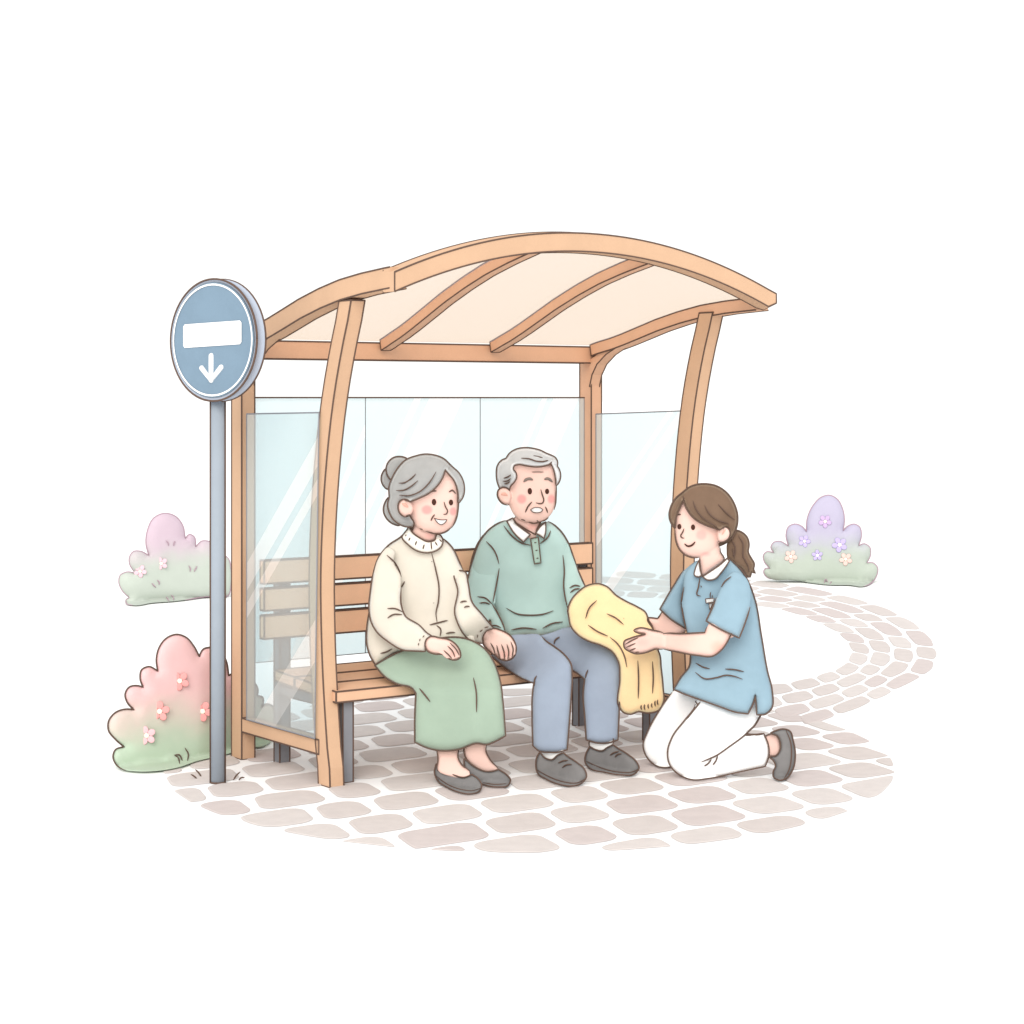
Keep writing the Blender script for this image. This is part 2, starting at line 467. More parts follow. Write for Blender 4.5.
# match inner and outer by hand-set stations
si, so = param(inner), param(outer)
def at(c, s_, t): t = t*s_[-1]; return np.array((np.interp(t, s_, c[:,0]), np.interp(t, s_, c[:,1])))
mid = np.array([(at(inner,si,t)+at(outer,so,t))/2 for t in np.linspace(0,1,200)]); sm_ = param(mid); NT = int(sm_[-1]*.86)
mb = MB(); lanes = 4
def pth(t, l):
    t = min(max(t,0),1); k = np.interp(t*sm_[-1], sm_, np.linspace(0,1,200)); a = at(inner,si,k); b = at(outer,so,k); return a+(b-a)*l
for l in range(lanes):
    cuts = [(k+(.5 if l % 2 else 0)+random.Random(k*5+l).uniform(-.14,.14))/NT for k in range(-1, NT+1)]
    l0, l1 = l/lanes+.013, (l+1)/lanes-.013
    for k in range(len(cuts)-1):
        a, b = cuts[k]+.055/NT, cuts[k+1]-.055/NT
        if a < 0 or b > 1: continue
        m = (a+b)/2; w = random.Random(k+l*50)
        q = [pth(a,l0+.02), pth(m,l0), pth(b,l0+.02), pth(b,l1-.02), pth(m,l1), pth(a,l1-.02)]
        if ((m < .12) and q[1][1] > 727): continue
        cpt = sum(q)/6
        if ((cpt[0]-ex)/erx)**2+((cpt[1]-ey)/ery)**2 < 1.03: continue
        stone(mb, [toground(p) for p in q], w.randrange(4), rad=0, z=.0062, base=.0018)
pt = mb.build('cobblestone_path', st_m, flat=True); pt['kind'] = 'structure'

# ------------------------------------------------------------------ bus shelter
wood_l = mat('pine_light', '#f2bf93', mottle=.06, scale=6, grain=.03)
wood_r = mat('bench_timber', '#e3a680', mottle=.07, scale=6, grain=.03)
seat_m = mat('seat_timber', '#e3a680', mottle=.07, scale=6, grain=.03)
wood_b = mat('pine_back', '#e3b08c', mottle=.06, scale=6, grain=.03)
S0 = np.array((-.746, 8.05))
def sf(u, v, z): q = S0+U*u+V*v; return (q[0], q[1], z)
def bx(f, u0, u1, v0, v1, z0, z1): return [f(u0,v0,z0),f(u1,v0,z0),f(u1,v1,z0),f(u0,v1,z0),f(u0,v0,z1),f(u1,v0,z1),f(u1,v1,z1),f(u0,v1,z1)]
sh = thing('bus_shelter', 'open timber bus shelter with arched translucent roof and glass panes over the bench', 'bus shelter', sf(.95,.35,0))
TP = [(.775,1.866),(.70,1.882),(.60,1.898),(.51,1.917),(.38,1.948),(.248,1.98),(.08,2.012),(-.08,2.035),(-.25,2.048),(-.46,2.056)]
tv = np.array([p[0] for p in TP][::-1]); zv = np.array([p[1] for p in TP][::-1])
def zprof(t): return float(np.interp(t, tv, zv))
UW = 1.936
def rise(u): return .215*max(0, 1-abs((u-.95)/1.0)**2.0)
def wt(t): return min(1, max(0, (.74-t)/(.74+.46)))
def roofz(u, t): return zprof(t)+rise(u)*wt(t)
ts = np.linspace(.76, -.46, 26)
PW, PD = .065, .094
for u0, nm in ((0,'L'),(UW+.022,'R')):
    m = MB(); m.hexa(bx(sf, u0, u0+PW, .77, .77+PD, 0, 1.80)); m.build('rear_post', [wood_l if nm=='L' else wood_b, INK], sh, flat=True)
prof = [(0,0),(.25,-.02),(.5,-.035),(.85,-.04),(1.15,-.02),(1.4,.01),(1.6,.045),(1.75,.085),(1.88,.125),(1.97,.16),(2.03,.19)]
pz = [p[0] for p in prof]; ps = [p[1] for p in prof]
for u0 in (0, UW):
    m = MB(); rings = []
    for z in np.linspace(0, 1.995, 26):
        zz = z; s_ = float(np.interp(z, pz, ps))
        # smooth profile
        s_ = sum(float(np.interp(z+d, pz, ps)) for d in (-.1,-.05,0,.05,.1))/5 if z > .1 else 0
        s_ += (-.040 if u0 == 0 else .0)*math.sin(math.pi*min(z/1.9, 1))
        rings.append([sf(u0,-s_,zz), sf(u0+PW,-s_,zz), sf(u0+PW,PD-s_,zz), sf(u0,PD-s_,zz)])
    m.sweep(rings); m.build('front_post', [wood_l, INK], sh, flat=True)
# side arches and ribs
def arch(u, w, d, dz, name, m_, t0=.76, t1=-.44, ink=.0036):
    m = MB(); rings = []
    for t in np.linspace(t0, t1, 30):
        z = roofz(u+w/2, t); e = 1e-2
        sl = (roofz(u+w/2, t+e)-roofz(u+w/2, t-e))/(2*e)
        n = np.array((-sl, 1)); n /= np.linalg.norm(n)
        lo = (t-n[0]*d, z-n[1]*d)
        rings.append([sf(u, lo[0], lo[1]), sf(u+w, lo[0], lo[1]), sf(u+w, t+n[0]*dz, z+n[1]*dz), sf(u, t+n[0]*dz, z+n[1]*dz)])
    m.sweep(rings, ink=ink, caps=(0,)); return m.build(name, [m_, INK], sh, flat=True)
arch(0-.005, .075, .06, .022, 'side_arch', wood_l, t1=-.468)
arch(UW+.005, .075, .06, -.004, 'side_arch', wood_b, t1=-.45)
arch(.71, .05, .05, .0, 'roof_rib', wood_b, t0=.758, ink=.0032)
arch(1.33, .05, .05, .0, 'roof_rib', wood_b, t0=.758, ink=.0032)
m = MB(); m.hexa(bx(sf, -.0, UW+PW, .765, .765+.07, 1.775, 1.855)); m.build('rear_beam', [wood_b, INK], sh, flat=True)
# front arched beam
m = MB(); rings = []
for u in np.linspace(-.006, UW+.035, 44):
    z = 2.056+rise(u); t0 = -.45-.05*max(0, (u-1.0))
    kz = 1 if u < UW else 1-.45*(u-UW)/.035
    rings.append([sf(u,t0-.055,z-.060*kz), sf(u,t0+.03,z-.060), sf(u,t0+.03,z+.024), sf(u,t0-.055,z+.016*kz)])
m.sweep(rings, caps=(1,)); m.tube([rings[0][0], rings[0][3]], [.003]*2, 1); m.build('front_beam', [wood_l, INK], sh, flat=True)
for u0, w_, mm in ((.0, .062, wood_l), (UW+.012, .062, wood_b)):
    br = [(.772,1.655),(.752,1.715),(.712,1.768),(.64,1.815),(.54,1.855),(.50,1.885),(.60,1.86),(.772,1.79)]
    m = MB(); k = len(br); vs = [sf(u0,a,b) for a,b in br]+[sf(u0+w_,a,b) for a,b in br]
    m.add(vs, [tuple(range(k)), tuple(reversed(range(k,2*k)))]+[(i,(i+1)%k,k+(i+1)%k,k+i) for i in range(k)], 0)
    for o_ in (0, w_): m.tube([sf(u0+o_,a,b) for a,b in br[:6]], [.0034]*6, 1)
    m.build('curved_brace', [mm, INK], sh, flat=True)
# low side rails
m = MB(); m.hexa(bx(sf, .0, .05, .09, .768, .125, .185)); m.build('side_rail', [wood_l, INK], sh, flat=True)
m = MB(); m.hexa(bx(sf, UW+.0, UW+.05, .09, .768, .125, .185)); m.build('side_rail', [wood_b, INK], sh, flat=True)
roof_m = sheet_mat('roof_sheet', '#fbeadb', .30, '#f9e3cb')
for a, b in ((.06,.72),(.75,1.34),(1.37,UW+.075)):
    m = MB(); us = np.linspace(a, b, 12); tt = np.linspace(.765, -.42, 24); vs = []; fs = []
    for k, dz in enumerate((0, .012)):
        for t in tt:
            for u in us: vs.append(sf(u, t, roofz(u,t)-.006+dz))
    nu, nt_ = len(us), len(tt)
    for i in range(nt_-1):
        for j in range(nu-1):
            q = (i*nu+j, i*nu+j+1, (i+1)*nu+j+1, (i+1)*nu+j)
            fs.append(q)
    m.add(vs[:nu*nt_], fs); m.build('roof_panel', roof_m, sh)
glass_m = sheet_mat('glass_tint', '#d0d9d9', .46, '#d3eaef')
glint_m = sheet_mat('glass_glint', '#f6fafa', .62, '#f8fbfb')  # paler glass that stands in for reflections on the panes
def pane(f, c4, name, bands, frame, inkw=.0022, edges=(0,1,2,3), w_edge=None):
    """c4 corners bottom-left, bottom-right, top-right, top-left"""
    c4 = [np.array(c) for c in c4]
    nrm = np.cross(c4[1]-c4[0], c4[3]-c4[0]); nrm /= np.linalg.norm(nrm)
    if nrm[1] > 0: nrm = -nrm
    def at2(a, b): return (c4[0]*(1-a)+c4[1]*a)*(1-b)+(c4[3]*(1-a)+c4[2]*a)*b
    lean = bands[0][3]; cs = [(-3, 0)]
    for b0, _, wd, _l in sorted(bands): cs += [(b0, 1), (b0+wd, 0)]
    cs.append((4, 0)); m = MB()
    for (ca, kind), (cb, _) in zip(cs[:-1], cs[1:]):         # tinted glass with diagonal reflection streaks painted in as paler strips
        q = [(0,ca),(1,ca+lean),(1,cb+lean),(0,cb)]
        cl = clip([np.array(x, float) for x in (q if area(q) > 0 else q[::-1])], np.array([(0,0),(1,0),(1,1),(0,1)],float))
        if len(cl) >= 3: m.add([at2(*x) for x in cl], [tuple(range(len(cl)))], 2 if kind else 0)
    for e in edges: m.tube([c4[e], c4[(e+1)%4]], [inkw]*2, 1)
    o = m.build(name, [glass_m, frame, glint_m], sh, flat=True)
    return o
vg = .80; z0, z1 = .42, 1.602
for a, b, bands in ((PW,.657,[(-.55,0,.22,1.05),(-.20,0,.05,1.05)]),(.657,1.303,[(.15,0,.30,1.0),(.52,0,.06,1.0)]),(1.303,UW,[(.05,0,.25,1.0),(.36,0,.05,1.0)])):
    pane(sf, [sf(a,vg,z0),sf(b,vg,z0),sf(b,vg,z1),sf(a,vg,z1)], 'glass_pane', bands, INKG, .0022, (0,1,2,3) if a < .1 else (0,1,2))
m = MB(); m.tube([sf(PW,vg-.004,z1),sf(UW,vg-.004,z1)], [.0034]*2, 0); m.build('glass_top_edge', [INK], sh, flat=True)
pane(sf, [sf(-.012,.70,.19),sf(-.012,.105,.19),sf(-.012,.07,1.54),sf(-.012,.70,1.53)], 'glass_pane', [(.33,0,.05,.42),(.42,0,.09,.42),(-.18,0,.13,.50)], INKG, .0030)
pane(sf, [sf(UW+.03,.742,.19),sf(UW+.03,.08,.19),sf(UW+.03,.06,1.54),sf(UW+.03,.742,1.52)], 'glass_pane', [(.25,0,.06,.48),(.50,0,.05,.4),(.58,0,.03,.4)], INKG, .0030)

# ------------------------------------------------------------------ bench
B0 = np.array((-.686, 8.16))
def bf(u, v, z): q = B0+U*u+V*v; return (q[0], q[1], z)
iron = mat('bench_iron', '#8d8c90', mottle=.06, scale=12); 
bn = thing('bench', 'slatted reddish timber bench on dark grey square legs under the shelter roof', 'bench', bf(.8,.25,0))
for z0_, z1_ in ((.795,.895),(.678,.773),(.556,.656)):
    m = MB(); m.hexa(bx(bf, -.117, 1.685, .50, .535, z0_, z1_), ink=.004); m.build('back_slat', [wood_r, INK], bn, flat=True)
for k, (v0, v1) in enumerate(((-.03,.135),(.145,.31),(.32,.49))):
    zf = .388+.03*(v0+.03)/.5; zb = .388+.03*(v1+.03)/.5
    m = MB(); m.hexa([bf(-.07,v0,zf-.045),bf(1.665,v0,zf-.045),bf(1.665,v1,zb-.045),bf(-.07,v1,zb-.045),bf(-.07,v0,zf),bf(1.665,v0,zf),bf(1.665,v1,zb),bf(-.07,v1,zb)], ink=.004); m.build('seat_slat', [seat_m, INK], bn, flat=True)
for a in (-.02, 1.63):
    m = MB(); m.hexa(bx(bf, a, a+.05, .0, .05, 0, .342), ink=.0036); m.build('leg', [iron, INK], bn, flat=True)
    m = MB(); m.hexa(bx(bf, a, a+.05, .538, .588, 0, .86), ink=.0036); m.build('leg', [iron, INK], bn, flat=True)
    m = MB(); m.hexa(bx(bf, a+.003, a+.047, .05, .538, .300, .341), ink=.003); m.build('side_bar', [iron, INK], bn, flat=True)

# ------------------------------------------------------------------ bus stop sign
pole_m = mat('pole_blue_grey', '#afbccd', mottle=.05); face_m = mat('sign_blue', '#9fb7cf', mottle=.08, scale=8, grain=.02)
rim_m = mat('sign_rim', '#b3b9cb', mottle=.04); white_m = mat('sign_white', '#ffffff', mottle=0, gain=1.1)
Y0 = GY(783); X0 = (218-CX)*Y0/F
sg = thing('bus_stop_sign', 'round blue bus stop sign with blank white bar and down arrow on a grey pole', 'bus stop sign', (X0, Y0, 0))
def cyl(m, c, r, z0, z1, n=28, mi=0):
    vs = [(c[0]+r*math.cos(2*math.pi*k/n), c[1]+r*math.sin(2*math.pi*k/n), z) for z in (z0,z1) for k in range(n)]
    m.add(vs, [(k,(k+1)%n,n+(k+1)%n,n+k) for k in range(n)]+[tuple(reversed(range(n))), tuple(range(n,2*n))], mi)
m = MB(); cyl(m, (X0,Y0), .029, 0, 1.72)
rr = .0295
for s_ in (-1, 1): m.tube([(X0+s_*.0305, Y0-.006, 0),(X0+s_*.0305, Y0-.006, 1.60)], [.0040]*2, 1)
for zz in (.004,): m.tube([(X0+rr*math.cos(a), Y0+rr*math.sin(a), zz) for a in np.linspace(0,2*math.pi,25)], [.0042]*25, 1)
m.build('pole', [pole_m, INK], sg)
th = math.radians(37); nv = np.array((-math.sin(th), -math.cos(th), 0)); av = np.array((math.cos(th), -math.sin(th), 0)); zv3 = np.array((0,0,1.))
Yc = Y0-.06; cc = np.array(P(213.0, 340, Yc)); Rd = .2515
def dp(a, b, o=0): return cc+av*a*Rd+zv3*b*Rd+nv*o
def disc_ring(r, o, n=64): return [dp(r*math.cos(2*math.pi*k/n), r*math.sin(2*math.pi*k/n), o) for k in range(n)]
n = 64; m = MB(); vs = disc_ring(1,0)+disc_ring(1,-.05)
m.add(vs, [tuple(range(n)), tuple(reversed(range(n,2*n)))]+[(k,(k+1)%n,n+(k+1)%n,n+k) for k in range(n)], 0)
for o in (0,-.05):
    r_ = disc_ring(1.0,o); m.tube(r_+[r_[0]], [.0045]*65, 1)
m.build('sign_rim', [rim_m, INK], sg, flat=False)
m = MB(); m.add(disc_ring(.945,.003), [tuple(range(n))]); m.build('sign_face', [face_m], sg, flat=True)
def flatp(name, pts, o, material):
    q = smooth(pts, True, .05) if len(pts) > 2 else pts
    m = MB(); m.add([dp(a,b,o) for a,b in q], [tuple(range(len(q)))] if area(q) > 0 else [tuple(reversed(range(len(q))))]); return m.build(name, [material], sg, flat=True)
m = MB(); a_, b_ = disc_ring(.925,.006), disc_ring(.895,.006)
m.add(a_+b_, [(k,(k+1)%n,n+(k+1)%n,n+k) for k in range(n)]); m.build('white_ring', [white_m], sg, flat=True)
w_, t_, bo, c_ = .675, .285, -.10, .035
flatp('white_bar', [(p_[0],p_[1],1) for p_ in [(-w_,t_-c_-.02),(-w_+c_,t_-.015),(w_-c_,t_+.02),(w_,t_-c_+.02),(w_,bo+c_+.02),(w_-c_,bo+.02),(-w_+c_,bo-.02),(-w_,bo+c_-.02)]], .006, white_m)
m = MB()
for pl in ([(-.02,-.26),(-.02,-.62)], [(-.24,-.46),(-.02,-.66),(.21,-.45)]):
    m.tube([dp(a,b,.004) for a,b in pl], [.0115]*len(pl), 0, 10)
    for a,b in pl:
        pc = dp(a,b,.004); m.ball(CX+pc[0]*F/pc[1], HY+(EYE-pc[2])*F/pc[1], pc[1], .0115, 0, 10)
m.build('arrow', [white_m], sg)

# ------------------------------------------------------------------ bushes
def flower(par, root, px, py, Y, r, petal, centre, n=5, rot=0, over=None):
    yy = float(front(over, [(px,py)])[0])-.006
    m = MB()
    for k in range(n):
        a = rot+2*math.pi*k/n
        s_ = Shape(ell(px+r*.62*math.cos(a), py+r*.62*math.sin(a), r*.42, r*.36, 10, math.degrees(a)), yy, T=.002, R=3, step=1.5); m.solid(s_, 0)
    s_ = Shape(ell(px, py, r*.27, r*.27, 8), yy-.0015, T=.002, R=2, step=1.2); m.solid(s_, 1)
    return m.build('flower', [petal, centre], par)
fl_c = mat('flower_centre', '#fff6e6', mottle=0)
def bush(nm, label, pts, D, T, mats, base, flowers, tufts, keep, loc, w=2.0):
    r = thing(nm, label, 'bush', loc, 'flowering bushes')
    s_ = Shape(pts, D, T=T, R=26, step=2.2, floor=True)
    m = MB(); m.solid(s_, 0); m.contour(s_, w, .002, 1, fn=keep); 
    m.build('foliage', mats, r)
    for (px, py, rad, pm, nn, rot) in flowers: flower(r, r, px, py, 0, rad, pm, fl_c, nn, rot, [s_])
    for t in tufts:
        m = MB(); m.line(t, over=[s_], w=w*.85, lift=.006, mi=0); m.build('grass_blade', [mats[1]], r)
    return s_
X1 = crop(100,620,5.12)
pts = X1([(185,775),(130,768),(85,740),(68,700),(80,665),(125,650,1),(80,610),(45,565),(45,520),(80,475),(130,458),(175,460,1),(140,420),(130,380),(150,345),(185,337),(222,345,1),(207,300),(215,255),(250,240),(297,263,1),(290,200),(305,140),(340,95),(395,75),(440,90),(480,135),(508,188,1),(530,150),(570,142),(620,165),(645,210),(658,285,1),(700,270),(740,290),(770,325,1),(790,325),(805,350),(805,390,1),(830,395),(835,420),(825,450,1),(850,432),(880,440),(895,480),(890,560),(875,620),(850,640),(760,655),(640,690),(500,722),(400,755),(300,772)])
def keep_f(x, y):  # no line along the base
    bx_ = [(100,776),(136,771.5),(158,771),(178,768),(198,761),(225,755),(248,748),(266,745),(280,742)]
    return y < np.interp(x, [b[0] for b in bx_], [b[1] for b in bx_])-9 or (x < 126)
pet1 = mat('petal_coral', '#f2a9a6', mottle=.08); pet2 = mat('petal_pink', '#f7c6cc', mottle=.05)
f1 = [(100+408/5.12,620+312/5.12,9.5,pet1,5,.4),(100+305/5.12,620+468/5.12,10,pet1,5,1.0),(100+525/5.12,620+468/5.12,10,pet1,5,.2),(100+238/5.12,620+592/5.12,9.5,pet2,5,.7)]
bush('flowering_bush', 'large coral pink and green bush with outlined lobes beside the sign pole', pts, [(110,700,8.47),(205,700,8.72),(245,700,9.0),(275,700,9.2)], .11,
     [mat('bush_coral', '#c3cdb0', mottle=.05, grad=(.06,.34,'#f6c3bb'), edge=None), INK], 770, f1,
     [X1([(380,690),(400,705),(408,735)]), X1([(385,690),(405,690),(422,720)]), X1([(435,655),(452,685),(448,720)])], keep_f, P(180,760,8.68)[:2]+(0,))
X2 = crop(100,490,5.689)
pts = X2([(185,655),(150,645),(148,625),(165,612,1),(125,570),(107,520),(115,485),(150,467),(200,472,1),(168,420),(168,380),(190,350),(230,348),(278,372,1),(262,310),(270,230),(305,160),(370,132),(430,150),(470,200),(485,275,1),(510,252),(535,265),(545,322,1),(580,290),(620,292),(670,330),(700,365,1),(730,390),(745,450),(745,540),(735,592),(600,607),(450,630),(300,642)])
pf1 = mat('petal_faint', '#ecc8d2', mottle=.04)
f2 = [(100+228/5.689,490+462/5.689,6.5,pf1,5,.2),(100+348/5.689,490+418/5.689,6.5,pf1,5,.6)]
bush('flowering_bush', 'pale pink and mint bush farther back, left of the sign pole', pts, [(130,600,15.3),(230,600,15.8)], .22,
     [mat('bush_pale_pink', '#dde4d6', mottle=.03, grad=(.22,.52,'#ecd3de')), INKP], 602, f2,
     [X2([(376,608),(385,618),(392,632)]), X2([(405,598),(418,612),(418,628)]), X2([(375,288),(388,300),(390,318)]), X2([(428,290),(422,305),(418,318)]), X2([(505,430),(515,448),(512,465)]), X2([(552,432),(545,448),(535,465)]), X2([(295,530),(308,545),(318,555)]), X2([(325,512),(338,525),(335,540)])], lambda x, y: y < 600 or x < 134, P(170,600,15.6)[:2]+(0,), 1.7)
X3 = crop(740,480,6.4)
pts = X3([(210,637),(170,620),(152,590),(160,568),(190,565,1),(155,520),(150,480),(170,460),(215,465,1),(198,430),(215,400),(250,392),(310,422,1),(295,350),(310,300),(350,282),(400,300),(425,330,1),(430,250),(470,160),(520,110),(570,97),(620,120),(655,180),(668,250),(660,325,1),(690,295),(730,282),(765,300),(777,350),(760,420,1),(795,408),(830,430),(835,480),(812,530,1),(850,530),(880,560),(875,610),(845,655),(795,680),(700,673),(560,670),(430,655),(320,640)])
pp1 = mat('petal_violet', '#c9bcea', mottle=.06); pp2 = mat('petal_peach', '#eecfc6', mottle=.05)
q = lambda x, y: (740+x/6.4, 480+y/6.4)
f3 = [q(545,265)+(6.5,mat('petal_mauve','#cdb4dc',mottle=.05),5,.3), q(412,392)+(6,pp1,5,.1), q(638,415)+(7.5,pp1,5,.5), q(495,482)+(5.5,pp1,5,.9), q(325,490)+(6.5,pp2,5,.2), q(677,507)+(6.5,pp2,5,.4)]
bush('flowering_bush', 'lavender and green bush with violet flowers beyond the curved path', pts, 17.0, .24,
     [mat('bush_lavender', '#d5dfd0', mottle=.03, grad=(.16,.50,'#dad3ea')), INKP], 585, f3,
     [X3([(540,660),(548,635),(562,655)]), X3([(575,665),(588,648)])], lambda x, y: y < 577 or x < 772 or x > 864, P(818,583,17.0)[:2]+(0,), 1.8)

# little grass marks at the pole foot
for k, (lab, strokes) in enumerate((('tiny pair of grass blades left of the sign pole foot', [[(465,790),(482,800),(498,815)],[(488,765),(505,782),(520,804)]]),
                                    ('tiny pair of grass blades right of the sign pole foot', [[(683,820),(698,796),(718,777)],[(710,820),(722,808),(740,806)]]))):
    ps_ = [X1(s_) for s_ in strokes]; c = ps_[0][1]; yb = GY(779)
    r = thing('grass_tuft', lab, 'grass', P(c[0], 779, yb)[:2]+(0,), 'grass tufts at the pole foot')
    for s_ in ps_:
        m = MB(); m.line(s_, Y=GY(max(p[1] for p in s_)), w=2.0, mi=0); m.build('blade', [INK], r)

# ------------------------------------------------------------------ people helpers
skin_c = '#fbddcd'
def skin_of(key, root, spots):  # spots: cheek blush, other skin tints, and neck shade painted into the colour
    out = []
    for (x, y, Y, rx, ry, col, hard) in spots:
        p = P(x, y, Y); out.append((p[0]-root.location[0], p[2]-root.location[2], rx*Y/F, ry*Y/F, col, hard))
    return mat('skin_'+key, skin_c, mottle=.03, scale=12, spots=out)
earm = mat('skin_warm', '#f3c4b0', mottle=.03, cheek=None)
white_c = mat('white_cloth', '#fefefc', mottle=.0, gain=1.1); tooth = mat('tooth_white', '#ffffff', mottle=0)
shoe_m = mat('shoe_grey', '#86817f', mottle=.1, scale=20); sole_m = mat('shoe_sole', '#a08278', mottle=.05)
def feature(name, root, over, fn):
    m = MB(); fn(m); return m
def eye(root, x, y, rx, ry, over):
    s_ = Shape(ell(x, y, rx, ry), over=over, T=.004, R=2, step=.8, lift=.001); m = MB(); m.solid(s_, 0); return m.build('eye', [INKH], root)
def strokes(name, root, over, lines, w=1.9, mats=None, lift=.004, taper=.25):
    m = MB()
    for l in lines: m.line(l, over=over, w=w, lift=lift, mi=0, taper=taper)
    return m.build(name, mats or [INK], root)
def patch(name, root, pts, over, mts, w=1.8, T=.01, R=3, fn=None, lift=.0, ilift=.004, parent=None, extra=()):
    s_ = Shape(pts, over=over, T=T, R=R, lift=lift, step=1.4); m = MB(); m.shape(s_, w, ilift, fn=fn)
    for l in extra: m.line(l, over=[s_]+over, w=w*.9, lift=.004)
    o = m.build(name, mts, root) if parent is None else sub(m, name, mts, parent, root)
    return s_, o
def grow_fingers(m, fingers):
    for f in fingers: m.limb(f)

# ------------------------------------------------------------------ seated woman
gw = P(455, 790, 8.1); W = thing('person', 'seated person with grey bun, cream cardigan and long green skirt, hand on her neighbour', 'person', (gw[0], gw[1], 0))
Dh = 8.42
face = Shape(A2([(250,470),(290,330),(400,200),(560,140),(700,200),(775,300),(800,430),(800,545),(795,610),(780,695),(740,780),(680,835),(600,860),(530,850),(440,830),(345,750),(300,670)]), Dh, T=.11, R=26)
ear = Shape(A2([(300,522),(250,505),(205,528),(188,590),(210,650),(258,680),(310,668),(340,600)]), Dh-.065, T=.035, R=6)
neck = Shape(A2([(330,700),(345,780),(325,835),(400,900),(500,938),(560,920),(582,868),(610,780),(480,700)]), Dh+.03, T=.06, R=12)
h1 = Shape(A3([(450,492),(510,500),(570,512),(615,545),(640,590),(640,622),(615,637),(570,630),(530,602),(480,600),(430,577),(418,545),(430,505)]), 8.17, T=.02, R=5)
h2 = Shape(A3([(840,440),(910,455),(960,485),(990,530),(997,580),(980,622),(940,642),(900,634),(870,612),(830,582),(800,552),(782,510),(800,465)]), 8.50, T=.022, R=5)
an1 = Shape(A4([(450,600),(452,720),(448,765),(530,805),(610,808),(615,785),(570,740),(555,715),(557,600)]), [(450,750,8.20),(470,785,8.05)], T=.035, R=8)
an2 = Shape(A4([(598,600),(594,705),(640,752),(700,778),(757,768),(715,715),(695,675),(700,600)]), 8.17, T=.033, R=8)
m = MB()
for s_ in (face, ear, neck, h1, h2, an1, an2): m.solid(s_)
def a3(x, y): return (360+x/6.4, 560+y/6.4)
for f in ([(560,535),(600,565),(632,612)], [(545,555),(590,590),(612,622)], [(520,570),(560,600),(592,628)], [(490,575),(530,595),(560,622)], [(520,520),(560,535),(590,545)]):
    m.limb([a3(x,y)+(8.163-.004*k, .0095-.0012*k) for k,(x,y) in enumerate(f)])
for f in ([(870,520),(890,580),(905,625)], [(905,510),(930,575),(938,632)], [(935,505),(962,560),(962,620)], [(955,500),(985,550),(985,600)], [(820,500),(840,550),(858,592)]):
    m.limb([a3(x,y)+(8.492-.004*k, .0095-.001*k) for k,(x,y) in enumerate(f)])
m.limb([(432,530,8.47,.035),(430,570,8.54,.05),(425,650,8.58,.05),(440,668,8.46,.04),(460,674,8.32,.03),(448,740,8.22,.02),(450,752,8.19,.02)])
m.limb([(425,650,8.58,.05),(470,668,8.43,.035),(480,676,8.33,.03),(477,745,8.18,.02)])
m.limb([(430,558,8.53,.035),(392,578,8.48,.022),(386,622,8.40,.022),(428,646,8.19,.014)])
m.limb([(430,558,8.53,.035),(450,578,8.51,.012),(468,616,8.43,.012),(490,640,8.50,.018)])
m = fuse(m)
for s_, fn, w in ((face, lambda x,y: x > 451 , 2.0), (ear, lambda x,y: x < 409.5, 1.9), (neck, lambda x,y: y > 526, 1.8), (h1, None, 1.9), (h2, None, 1.9),
                  (an1, lambda x,y: y > 745 and y < 772, 1.9), (an2, lambda x,y: y > 742 and y < 770, 1.9)):
    m.contour(s_, w, .004, 1, fn=fn)
m.line(A2([(300,668),(320,700),(345,752),(330,815)]), over=[face,neck], w=1.9, lift=.01)
m.line(A2([(468,832),(530,850),(600,859),(680,835),(735,790)]), over=[face,neck], w=1.9, lift=.012)
for l in ([(575,530),(610,565),(637,612)], [(560,550),(590,580),(608,622)], [(535,578),(565,605),(590,633)]): m.line(A3(l), Y=8.14, w=1.7)
for l in ([(875,545),(885,590),(897,632)], [(905,540),(922,590),(925,638)], [(940,538),(952,590),(945,640)], [(965,522),(980,570),(972,622)], [(835,530),(852,560),(866,605)]): m.line(A3(l), Y=8.468, w=1.7)
BL = '#f5b3ab'
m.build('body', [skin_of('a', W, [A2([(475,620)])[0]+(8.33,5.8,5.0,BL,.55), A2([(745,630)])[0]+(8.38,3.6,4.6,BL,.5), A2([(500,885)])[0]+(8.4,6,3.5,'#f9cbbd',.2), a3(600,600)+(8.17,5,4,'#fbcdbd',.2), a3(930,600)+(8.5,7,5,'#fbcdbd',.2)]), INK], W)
over = [face]
eye(W, *A2([(553,533)])[0], 2.2, 3.2, over); eye(W, *A2([(727,537)])[0], 2.1, 2.9, over)
strokes('eyebrow', W, over, [A2([(505,437),(540,420),(580,420)])]); strokes('eyebrow', W, over, [A2([(705,430),(740,412),(776,446)])])
strokes('nose', W, over, [A2([(655,530),(670,580),(692,630),(682,652),(648,660)])], 1.6)
patch('mouth', W, A2([(555,698,1),(600,712),(650,716),(687,712,1),(665,745),(625,765),(590,745)]), over, [tooth, INKH], w=1.1, T=.003, R=2, ilift=.003, lift=.006)
strokes('smile_crease', W, over, [A2([(560,660),(537,690),(520,725)])], 1.8); strokes('chin_crease', W, [face,neck], [A2([(405,805),(438,816)])], 1.2)
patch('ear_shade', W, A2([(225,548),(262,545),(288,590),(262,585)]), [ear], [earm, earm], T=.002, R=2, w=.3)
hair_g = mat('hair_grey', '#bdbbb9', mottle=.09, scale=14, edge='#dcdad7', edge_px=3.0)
cap = Shape(A2([(100,480),(95,380),(130,280),(190,180),(270,100),(360,65),(460,45),(560,55),(650,90),(720,160),(700,230),(560,330),(420,430),(340,560),(345,770),(250,785),(180,765),(100,700),(80,600)]), Dh+.03, T=.10, R=20)
m = MB(); m.solid(cap)
